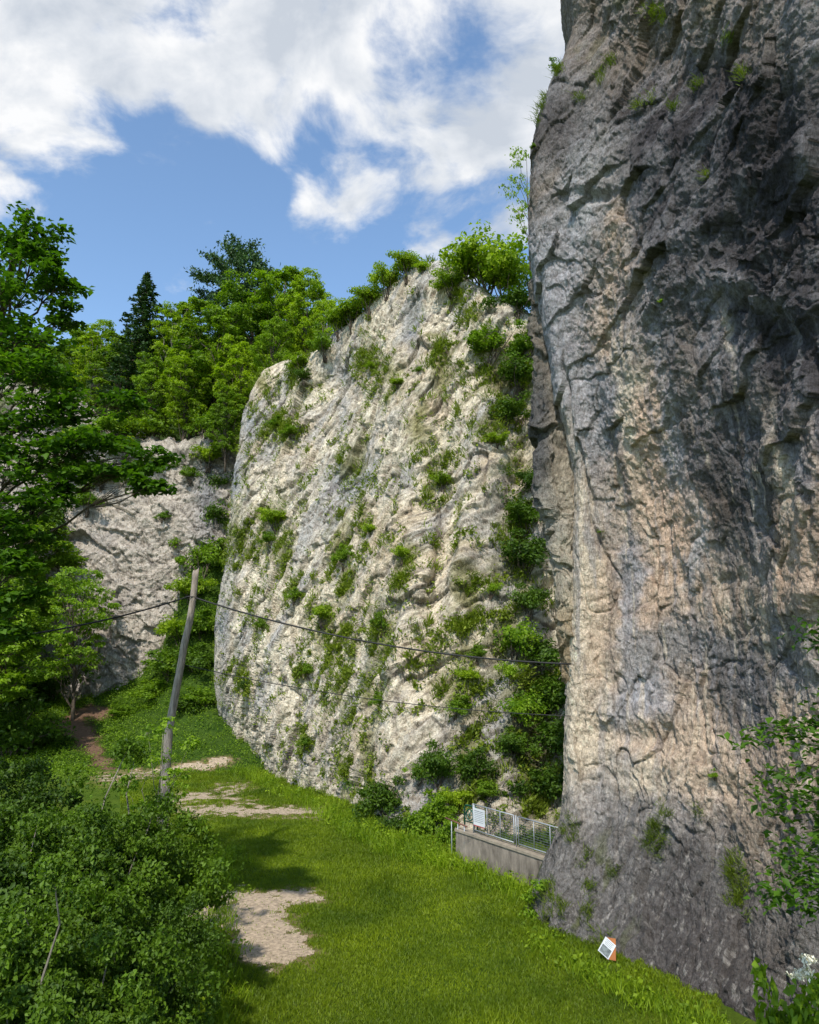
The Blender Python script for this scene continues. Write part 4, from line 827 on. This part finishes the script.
for k, (x, y, Y) in enumerate([(808, 962, 8.3), (798, 978, 8.2), (806, 975, 8.25)]):
    q = P(x, y, Y); V, F, c = blossom(q+k); mi = fb.matrix_basis
    o = mesh('blossom', V+0, F, M['petal'], None, c); loc = Vector(q.tolist())
    sx = fb.scale; l = loc-fb.location; a = -fb.rotation_euler[2]; lx = math.cos(a)*l.x-math.sin(a)*l.y; ly = math.sin(a)*l.x+math.cos(a)*l.y
    o.parent = fb; o.location = (lx/sx[0], ly/sx[1], l.z/sx[2])

# ------------------------------------------------------------------ grass and weeds
def merge(parts):
    V = []; F = []; C = []; n = 0
    for v, f, c in parts: V.append(v); F.append(f+n); C.append(c); n += len(v)
    return np.vstack(V), np.vstack(F), np.vstack(C)
def meadow():
    rng = np.random.default_rng(5); n = 700000
    x = rng.uniform(-16, 8, n); y = 12*(54/12.)**rng.random(n)*1.0
    px, py = bearing(np.stack([x, y, 0*x], -1)); k = (px > 120) & (px < 720) & (py < 1060); x, y = x[k], y[k]
    xi = (x+22)/34*439; yi = (y-10)/48*639; i = 5+np.clip(np.round(xi).astype(int), 0, 439); j = 6+np.clip(np.round(yi).astype(int), 0, 639)
    idx = j*gsh[1]+i; m = GM[idx]; z = GP[idx, 2]
    keep = rng.random(len(x)) > np.clip(.25+(m+6)/26, .0, .965); x, y, z = x[keep], y[keep], z[keep]
    mk_ = m[keep]; pts = np.stack([x, y, z], -1); patch = fbm(pts*.35, 3, 970)
    dry = fbm(pts*.6+5, 3, 975)
    V, F, c = blades(pts, (.045+.06*np.clip(patch+.15, 0, 1))*(1+pts[:, 1]/60)*np.where(mk_ > -6, .5, 1), .009*(1+pts[:, 1]/18), .5, rng)
    c *= np.repeat(np.clip(.7+dry*1.5, .0, 1.5), 5)[:, None]
    tag(mesh('grass', V, F, M['grass'], col=c), 'short bright green meadow grass around the bare patches', 'grass', kind='stuff')
meadow()
def cliff_weeds():
    rng = np.random.default_rng(6); parts = []
    W, Nn = MID.W, MID.N; mdn = moss_density(MID.px, MID.py)
    vis = (MID.py > 255) & (MID.py < 850) & (MID.px > 205) & (MID.px < 575)
    ss = W[:, 0]*.55-W[:, 1]*.83; a_ = math.radians(64); nz = fbm(np.stack([(ss*math.cos(a_)+W[:, 2]*math.sin(a_))*.22, (-ss*math.sin(a_)+W[:, 2]*math.cos(a_))*1.3, W[:, 1]*.1], -1), 4, 980, .6)
    w = (mdn**1.2*2.2+.22)*vis*(sm(-.02, .22, nz)+.04); w /= w.sum()
    id_ = rng.choice(len(W), 4300, p=w); N2 = np.where(Nn[id_][:, 1:2] > 0, -Nn[id_], Nn[id_])
    for c0, nn in zip(W[id_], N2):
        m = rng.integers(10, 34); r = .08+.20*rng.random(); q = c0+rng.normal(size=(m, 3))*r*np.array([.8, .8, .9])
        if rng.random() < .55: parts.append(blades(q-nn*.03, .30, .06, .55, rng, nn))
        else: parts.append(leaves(q+nn*.12, .17, up=.4, rng=rng))
    V, F, c = merge(parts); tag(mesh('cliff_grass', V, F, M['tuft'], col=c), 'yellow-green grass and weeds scattered over the pale cliff face', 'weeds', kind='stuff')
    # near cliff: sparse tufts
    parts = []
    spots = [(655, 832, 11, 26), (661, 822, 9, 22), (648, 838, 8, 16), (729, 868, 7, 16), (737, 885, 10, 30), (740, 895, 9, 24), (698, 812, 4, 8), (575, 828, 5, 14), (566, 832, 4, 14), (588, 908, 4, 22), (590, 890, 4, 14), (565, 915, 5, 16), (585, 862, 4, 12), (615, 868, 4, 8), (600, 945, 8, 18), (596, 960, 8, 12), (545, 905, 7, 18), (550, 890, 5, 14), (637, 108, 4, 4), (660, 20, 12, 8), (650, 8, 8, 5), (600, 80, 4, 8), (612, 62, 6, 6), (580, 100, 6, 5), (540, 100, 6, 14), (537, 115, 5, 14), (556, 70, 5, 10), (650, 100, 5, 4), (698, 85, 5, 4), (727, 40, 4, 3), (674, 108, 4, 3), (739, 75, 4, 3), (705, 175, 0.1, 0.1), (590, 952, 12, 8), (630, 985, 16, 8), (670, 1003, 18, 8), (560, 950, 12, 8), (552, 940, 8, 10)]
    for x, y, rx, ry in spots:
        for k in range(int(3+rx*ry/22)):
            c0, nn = NEAR.at(x+rng.normal()*rx*.5, y+rng.normal()*ry*.5, 3); nn = nn if nn[1] < 0 else -nn; m = 34
            q = c0+rng.normal(size=(m, 3))*.07; parts.append(blades(q-nn*.02, .17, .016, .6, rng, nn))
    V, F, c = merge(parts); tag(mesh('cliff_grass', V, F, M['tuft'], col=c), 'small grass tufts and moss clinging to the grey near cliff', 'weeds', kind='stuff')
    # slope undergrowth
    k = rng.choice(len(SLOPE.W), 9000); dd = slope_d[k]; ok = (dd < -3) & (rng.random(len(k)) < .96); q = SLOPE.W[k[ok]]
    m = 14; q = np.repeat(q, m, 0)+rng.normal(size=(len(q)*m, 3))*np.array([.35, .35, .12])+np.array([0, 0, .18])
    V, F, c = leaves(q, .125, up=.55, rng=rng); tag(mesh('undergrowth', V, F, M['leaf_bush'], col=c), 'low leafy undergrowth covering the green slope below the distant wall', 'undergrowth', kind='stuff')
    # tall weeds along the foot of the rocks and wall
    parts = []
    def strip(pts, n, w, h, lf):
        pts = [G(a, b) for a, b in pts]
        for i in range(n):
            k = rng.integers(0, len(pts)-1); t = rng.random(); c0 = pts[k]*(1-t)+pts[k+1]*t+rng.normal(size=3)*np.array([w, w, 0]); c0[2] = 0
            q = c0+rng.normal(size=(16, 3))*np.array([.14, .14, 0]); parts.append(blades(q, h*(.6+.6*rng.random()), .022, .45, rng))
            if rng.random() < lf: parts.append(leaves(c0+rng.normal(size=(18, 3))*np.array([.2, .2, .1])+np.array([0, 0, h*.6]), .11, rng=rng))
    strip([(240, 770), (270, 787), (320, 808), (350, 822), (390, 842), (430, 856)], 260, .5, .42, .3)
    strip([(330, 820), (380, 850), (430, 862), (452, 866), (500, 884), (540, 905)], 200, .35, .38, .4)
    strip([(525, 930), (560, 958), (600, 978), (650, 1002), (700, 1026), (760, 1060)], 260, .2, .17, .12)
    strip([(226, 850), (215, 900), (215, 960), (210, 1010), (200, 1050)], 160, .4, .3, .4)
    V, F, c = merge(parts); tag(mesh('weeds', V, F, M['leaf_fresh'], col=c), 'taller weeds fringing the foot of the rocks and the bushes', 'weeds', kind='stuff')
cliff_weeds()

# ------------------------------------------------------------------ wooden pole and cables
def pole():
    b = P(157, 880, 20.); b[2] = -.2; t = P(196, 571, 20.); o = empty('wooden_pole', b, 'weathered bare wooden pole leaning right behind the foreground bushes', 'pole')
    rng = np.random.default_rng(9); tt = np.linspace(0, 1, 44)[:, None]; q = b*(1-tt)+t*tt; q += np.sin(tt*math.pi)*np.array([-.16, 0, 0])+np.sin(tt*math.pi*3)*np.array([.06, 0, 0])+np.sin(tt*math.pi*7+1)*np.array([.015, 0, 0])
    n = 16; th = np.arange(n)*2*math.pi/n; R = np.linspace(.160, .105, 44)[:, None]*(1+.07*np.cos(th*3+tt*5)+.09*np.cos(tt*37)*np.cos(th-tt*9)+.035*np.cos(th*5+1.)[None]+.03*rng.normal(size=(44, n)))
    V = q[:, None]+np.stack([R*np.cos(th), R*np.sin(th), 0*R], -1); V[-1, :, 2] += .05*np.cos(th)+.03*rng.normal(size=n); V = V.reshape(-1, 3)
    F = [[i*n+j, i*n+(j+1) % n, (i+1)*n+(j+1) % n, (i+1)*n+j] for i in range(43) for j in range(n)]
    V = np.vstack([V, t]); m = len(V)-1; F += [[m, 43*n+j, 43*n+(j+1) % n, 43*n+(j+1) % n] for j in range(n)]
    mb = MB(); mb.add(V-b, F); mb.build('shaft', M['pole'], o, True)
    c1 = P(191, 597, 20.); mb = MB(); th = np.linspace(0, 2*math.pi, 17)
    mb.tube(np.stack([.155*np.cos(th), .155*np.sin(th), 0*th], -1)+c1-b, .018, 6, False); mb.build('cable_clamp', M['cable'], o)
    return q
pole()
def cable(a, b, sag, r, label):
    t = np.linspace(0, 1, 40)[:, None]; q = a*(1-t)+b*t; q[:, 2:] -= 4*t*(1-t)*sag; o = MB().tube(q-a, r, 6).build('cable', M['cable'], smooth=True); o.location = a.tolist(); tag(o, label, 'cable')
cR = NEAR.at(572, 664)[0]
cable(P(190, 596, 20.), P(571, 664, 18.5), .45, .030, 'long black cable crossing the pale cliff from the pole to the near cliff')
cable(P(190, 596, 20.), P(-160, 652, 13.), .35, .026, 'black cable running left from the pole through the foreground tree')
cable(P(181, 664, 20.), P(571, 716, 18.5), .30, .014, 'thin lower cable strung between the pole and the near cliff')

# ------------------------------------------------------------------ retaining wall and fence
A = G(456, 862); B = G(546, 893); dirw = (B-A)/np.linalg.norm(B-A); nw = np.array([-dirw[1], dirw[0], 0]); nw = nw if nw[1] > 0 else -nw
E = B+dirw*.9; up = np.array([0, 0, 1.])
zA = float(P(456, 829.5, A[1]/S)[2]); zB = float(P(546, 859, B[1]/S)[2]); LW = np.linalg.norm(E-A); LB = np.linalg.norm(B-A)
def wz(d): return zA+(zB-zA)*d/LB
wall = empty('concrete_wall', A, 'low stained concrete retaining wall below the steel fence', 'wall')
n = 60; V = []
rng = np.random.default_rng(12)
nz_ = 14
for side in (0, 1):
    for i in range(n):
        for j in range(nz_):
            d = LW*i/(n-1); z = -.3+(wz(d)+.3-.05)*j/(nz_-1); q = dirw*d+up*z+nw*(side*.32); V.append(q)
V = np.array(V); V += .012*fbm((V+A)*3, 4, 990)[:, None]*nw*np.where(np.arange(len(V)) < n*nz_, -1, 1)[:, None]
i = np.arange(n*nz_).reshape(n, nz_); f1 = np.stack([i[:-1, :-1], i[1:, :-1], i[1:, 1:], i[:-1, 1:]], -1).reshape(-1, 4); f2 = f1[:, ::-1]+n*nz_
cap = np.array([[nz_*k+nz_-1, nz_*(k+1)+nz_-1, n*nz_+nz_*(k+1)+nz_-1, n*nz_+nz_*k+nz_-1] for k in range(n-1)])
end = np.array([[k, k+1, n*nz_+k+1, n*nz_+k] for k in range(nz_-1)])
mb = MB(); mb.add(V, np.vstack([f1, f2, cap, end])); mb.build('wall_body', M['concrete'], wall, False)
mb = MB(); a = dirw*-.02+up*(wz(0)-.05)+nw*-.03; sl = (up*(wz(LW)-wz(0))+dirw*LW)
mb.box(a+sl/2+nw*.19+up*.04, sl/2, nw*.20, up*.038); mb.build('coping', M['concrete_top'], wall)
F0 = LB*(473-456)/(546-456)*.97; F1 = LW-.05
fence = empty('steel_fence', A+dirw*F0+nw*.16, 'galvanised steel fence of two mesh panels on the concrete wall', 'fence'); fo = dirw*F0+nw*.16
slope = (wz(LB)-wz(0))/LB; ds = dirw+up*slope
fz = lambda d, h: dirw*d+nw*.16+up*(wz(d)+h)-fo
topz = float(P(473, 804, (A+dirw*F0+nw*.16)[1]/S)[2])-wz(F0); FH = topz; bot = .14
def fence_panel(d0, d1, nm):
    pn = MB(); pn.tube([fz(d0, bot), fz(d1, bot)], .022, 6).tube([fz(d0, FH), fz(d1, FH)], .022, 6); fr = pn
    for d in (d0, d1): fr.tube([fz(d, bot), fz(d, FH)], .022, 6)
    fr = fr.build('panel_frame', M['steel'], fence, True)
    for f in (1/3., 2/3.):
        d = lerp(d0, d1, f); MB().tube([fz(d, bot), fz(d, FH)], .016, 6).build('upright', M['steel'], fence, True)
    g = MB(); k = 11
    for j in range(1, k):
        h = lerp(bot, FH, j/k); g.tube([fz(d0, h), fz(d1, h)], .008, 4, False)
    m = int((d1-d0)/.14)
    for j in range(1, m):
        d = lerp(d0, d1, j/m); g.tube([fz(d, bot), fz(d, FH)], .0035, 4, False)
    g.build('wire_grid', M['wire'], fence)
dm = lerp(F0, F1, .485)
fence_panel(F0+.05, dm-.10, ''); fence_panel(dm+.10, F1-.04, '')
for d in (F0, dm, F1):
    MB().tube([fz(d, -.05), fz(d, FH+.02)], .022, 8).build('post', M['steel'], fence, True)
sg = fo+A+fz(F0+.36, FH*.60)-nw*.05; sign = empty('notice_sign', sg, 'white notice with lines of small print on the left end of the fence', 'sign')
sw, sh_ = .29, .30
MB().box([0, 0, 0], ds*sw, nw*.006, up*sh_).build('sign_plate', M['white'], sign)
MB().box(-up*(sh_-.018)-nw*.008, ds*sw, nw*.003, up*.016).build('red_border', M['red'], sign)
tx = MB(); rng = np.random.default_rng(4)
for r_ in range(7):
    x = -sw*.8; z = sh_*(.72-r_*.2); tx = MB()
    while x < sw*.75:
        w = .02+.05*rng.random(); w = min(w, sw*.8-x); tx.box(ds*(x+w/2)+up*z-nw*.0085, ds*(w/2+.002), nw*.0015, up*(.007 if r_ else .011)); tx.box(ds*(x+w+.009)+up*z-nw*.0080, ds*.012, nw*.0010, up*.003); x += w+.018
    tx.build('text_line', M['ink'], sign)
tx = tx
# green handwheel frame and brown rail at the left end
hw = A+dirw*(F0-.42)+nw*.42; hw[2] = 0; hz = wz(0); H = empty('handwheel_stand', hw, 'dark green metal frame with handwheel behind the left end of the fence', 'handwheel')
fr = MB(); w_, z0, z1 = .34, hz-.2, float(P(463, 806, hw[1]/S)[2])
pp = [dirw*-w_+up*z0, dirw*-w_+up*(z1-.1), dirw*(-w_+.08)+up*z1, dirw*(w_-.08)+up*z1, dirw*w_+up*(z1-.1), dirw*w_+up*z0]; fr.tube(pp, .028, 8); fr.tube([dirw*-w_+up*(hz+.25), dirw*w_+up*(hz+.25)], .024, 6); fr.build('frame', M['green'], H, True)
th = np.linspace(0, 2*math.pi, 25); wc = up*(z1-.30)-nw*.06; wh = MB(); wh.tube(wc+np.cos(th)[:, None]*dirw*.19+np.sin(th)[:, None]*up*.19, .022, 6, False)
for a_ in (0, 1.05, 2.1): wh.tube([wc+math.cos(a_)*dirw*.19+math.sin(a_)*up*.19, wc-math.cos(a_)*dirw*.19-math.sin(a_)*up*.19], .013, 5)
wh.build('wheel', M['green'], H, True)
rl = A+dirw*-.35+nw*.02; rl[2] = 0; R_ = empty('handrail', rl, 'short rusty brown rail with posts left of the fence', 'railing')
MB().tube([up*(hz+.30)-dirw*.25, up*(hz+.20)+dirw*.95], .028, 8).build('rail', M['rust'], R_, True)
for d in (.1, .45, .8): MB().tube([dirw*d+up*-.1, dirw*d+up*(hz+.28-.08*(d+.25))], .02, 6).build('post', M['steel'], R_, True)

# ------------------------------------------------------------------ small sign at the foot of the near cliff
c0, nn = NEAR.at(611, 962); c0 = np.array(c0); q0 = P(607, 948, c0[1]/S-.35)
vx = np.array([.80, -.60, 0]); vn = np.array([-.55, -.75, .25]); vn /= np.linalg.norm(vn); vx -= vn*(vx@vn); vx /= np.linalg.norm(vx); vy = np.cross(vn, vx); vy = vy if vy[2] > 0 else -vy
inf = empty('info_sign', q0, 'small tilted white panel with grey picture on an orange board at the rock foot', 'sign')
def rot(a): a = math.radians(a); return vx*math.cos(a)+vy*math.sin(a), -vx*math.sin(a)+vy*math.cos(a)
a1, b1 = rot(-28); MB().box([0, 0, 0], a1*.155, vn*.006, b1*.19).build('panel', M['white'], inf)
MB().box(-b1*.075+vn*.008, a1*.128, vn*.002, b1*.095).build('picture', M['photo'], inf)
t_ = MB()
for k in range(4): MB().box(b1*(.16-k*.035)+vn*.0075, a1*(.11-.02*(k % 2)), vn*.001, b1*.005).build('text_line', M['ink'], inf)
a2, b2 = rot(4); MB().box(vx*.10-vy*.0-vn*.02, a2*.115, vn*.010, b2*.235).build('board', M['orange'], inf)
MB().tube([vx*.10-vn*.05, vx*.10-vn*.05-up*(q0[2]+.1)], .03, 6).build('post', M['rust'], inf, True)

# ------------------------------------------------------------------ camera
cam = bpy.data.cameras.new('camera'); co = bpy.data.objects.new('camera', cam); COL.objects.link(co); scene.camera = co
co.location = (0, 0, CH*S); co.rotation_euler = (math.pi/2+PITCH, 0, 0)
cam.sensor_fit = 'VERTICAL'; cam.sensor_height = 24; cam.lens = 24*FPX/1024; cam.clip_end = 5000; cam.clip_start = .1

# ------------------------------------------------------------------ light and sky
SUN_AZ, SUN_EL = math.radians(194), math.radians(50)   # azimuth clockwise from +Y
sd = Vector((math.sin(SUN_AZ)*math.cos(SUN_EL), math.cos(SUN_AZ)*math.cos(SUN_EL), math.sin(SUN_EL)))
l = bpy.data.lights.new('sun', 'SUN'); l.energy = 4.7; l.angle = math.radians(1.2); l.color = (1., .95, .87)
lo = bpy.data.objects.new('sun', l); COL.objects.link(lo); lo.rotation_euler = sd.to_track_quat('Z', 'Y').to_euler(); lo.location = (0, 0, 60)
w = bpy.data.worlds.new("World"); scene.world = w; w.use_nodes = True; nt = w.node_tree; nt.nodes.clear()
N = lambda t, **k: mknode(nt, t, **k)
sky = N('ShaderNodeTexSky', sky_type='NISHITA'); sky.sun_disc = False; sky.sun_elevation = SUN_EL; sky.sun_rotation = SUN_AZ; sky.air_density = 1.0; sky.dust_density = .6; sky.ozone_density = 2.0
D = N('ShaderNodeTexCoord').outputs['Generated']
sx = N('ShaderNodeSeparateXYZ', ins={0: D}).outputs
zc = math_(N, 'ADD', math_(N, 'MAXIMUM', sx[2], 0.), .25)
cv = N('ShaderNodeCombineXYZ', ins={0: math_(N, 'DIVIDE', sx[0], zc), 1: math_(N, 'DIVIDE', sx[1], zc), 2: 0.}).outputs[0]
wn = N('ShaderNodeTexNoise', ins={'Vector': cv, 'Scale': 2.2, 'Detail': 3.}).outputs[1]
cw = N('ShaderNodeVectorMath', operation='MULTIPLY_ADD', ins={0: wn, 1: (.22, .22, 0), 2: cv}).outputs[0]
n1 = N('ShaderNodeTexNoise', ins={'Vector': cw, 'Scale': 4.2, 'Detail': 9., 'Roughness': .58}).outputs[0]
n2 = N('ShaderNodeTexNoise', ins={'Vector': cw, 'Scale': 6.5, 'Detail': 6., 'Roughness': .55}).outputs[0]
blobs = [(-20, 40, 11, .5), (40, 60, 8, .5), (120, 15, 7, .5), (55, 108, 4, .36), (10, 135, 4.5, .3), (60, 170, 4, .14), (85, 160, 3, .12), (210, 45, 6, .5), (235, 112, 3.6, .36), (290, 60, 7.5, .5), (245, 140, 2.2, .2), (350, 45, 9, .5), (355, 140, 5.8, .42), (385, 165, 4, .3), (370, 110, 6, .4), (440, 60, 11, .5), (500, 60, 11, .5), (540, 40, 10, .5), (470, 130, 5, .32), (325, 215, 3.2, .30), (435, 190, 6, .16), (490, 190, 5.5, .36), (530, 150, 6, .34), (440, 245, 3.5, .32), (190, 185, 4.5, .10), (235, 190, 2.5, .10), (150, -40, 14, .4), (350, -60, 16, .5), (600, -60, 18, .5), (700, 100, 14, .3), (-90, 130, 8, .3), (345, 245, 2, .08), (325, 270, 1.5, .03)]
bias = None
for (x, y, r, a) in blobs:
    d = Vector([float(q) for q in ray(x, y)]).normalized(); dt = N('ShaderNodeVectorMath', operation='DOT_PRODUCT', ins={0: D, 1: d}).outputs[1]
    g = N('ShaderNodeMapRange', interpolation_type='SMOOTHERSTEP', ins={0: dt, 1: math.cos(math.radians(r*1.25)), 2: math.cos(math.radians(r*.15)), 3: 0., 4: a*.50}).outputs[0]
    bias = g if bias is None else math_(N, 'MAXIMUM', bias, g)
dens = math_(N, 'ADD', n1, bias)
fac = N('ShaderNodeMapRange', interpolation_type='SMOOTHSTEP', ins={0: dens, 1: .60, 2: .76, 3: 0., 4: .95}).outputs[0]
shade = ramp(N, n2, [(.38, (.62, .67, .74)), (.50, (.82, .85, .89)), (.60, (1.02, 1.02, 1.02))])
skc = N('ShaderNodeVectorMath', operation='SCALE', ins={0: mixc(N, 1., sky.outputs[0], (.95, 1.02, 1.02), 'MULTIPLY'), 'Scale': .235}).outputs[0]
mx = mixc(N, fac, skc, shade)
bg = N('ShaderNodeBackground', ins={0: mx, 1: 1.0}); N('ShaderNodeOutputWorld', ins={0: bg.outputs[0]})
scene.view_settings.view_transform = 'Standard'; scene.view_settings.look = 'None'; scene.view_settings.exposure = 0
scene.render.engine = 'CYCLES'; scene.cycles.max_bounces = 4; scene.cycles.use_adaptive_sampling = True; scene.cycles.adaptive_threshold = .025; scene.cycles.transparent_max_bounces = 4
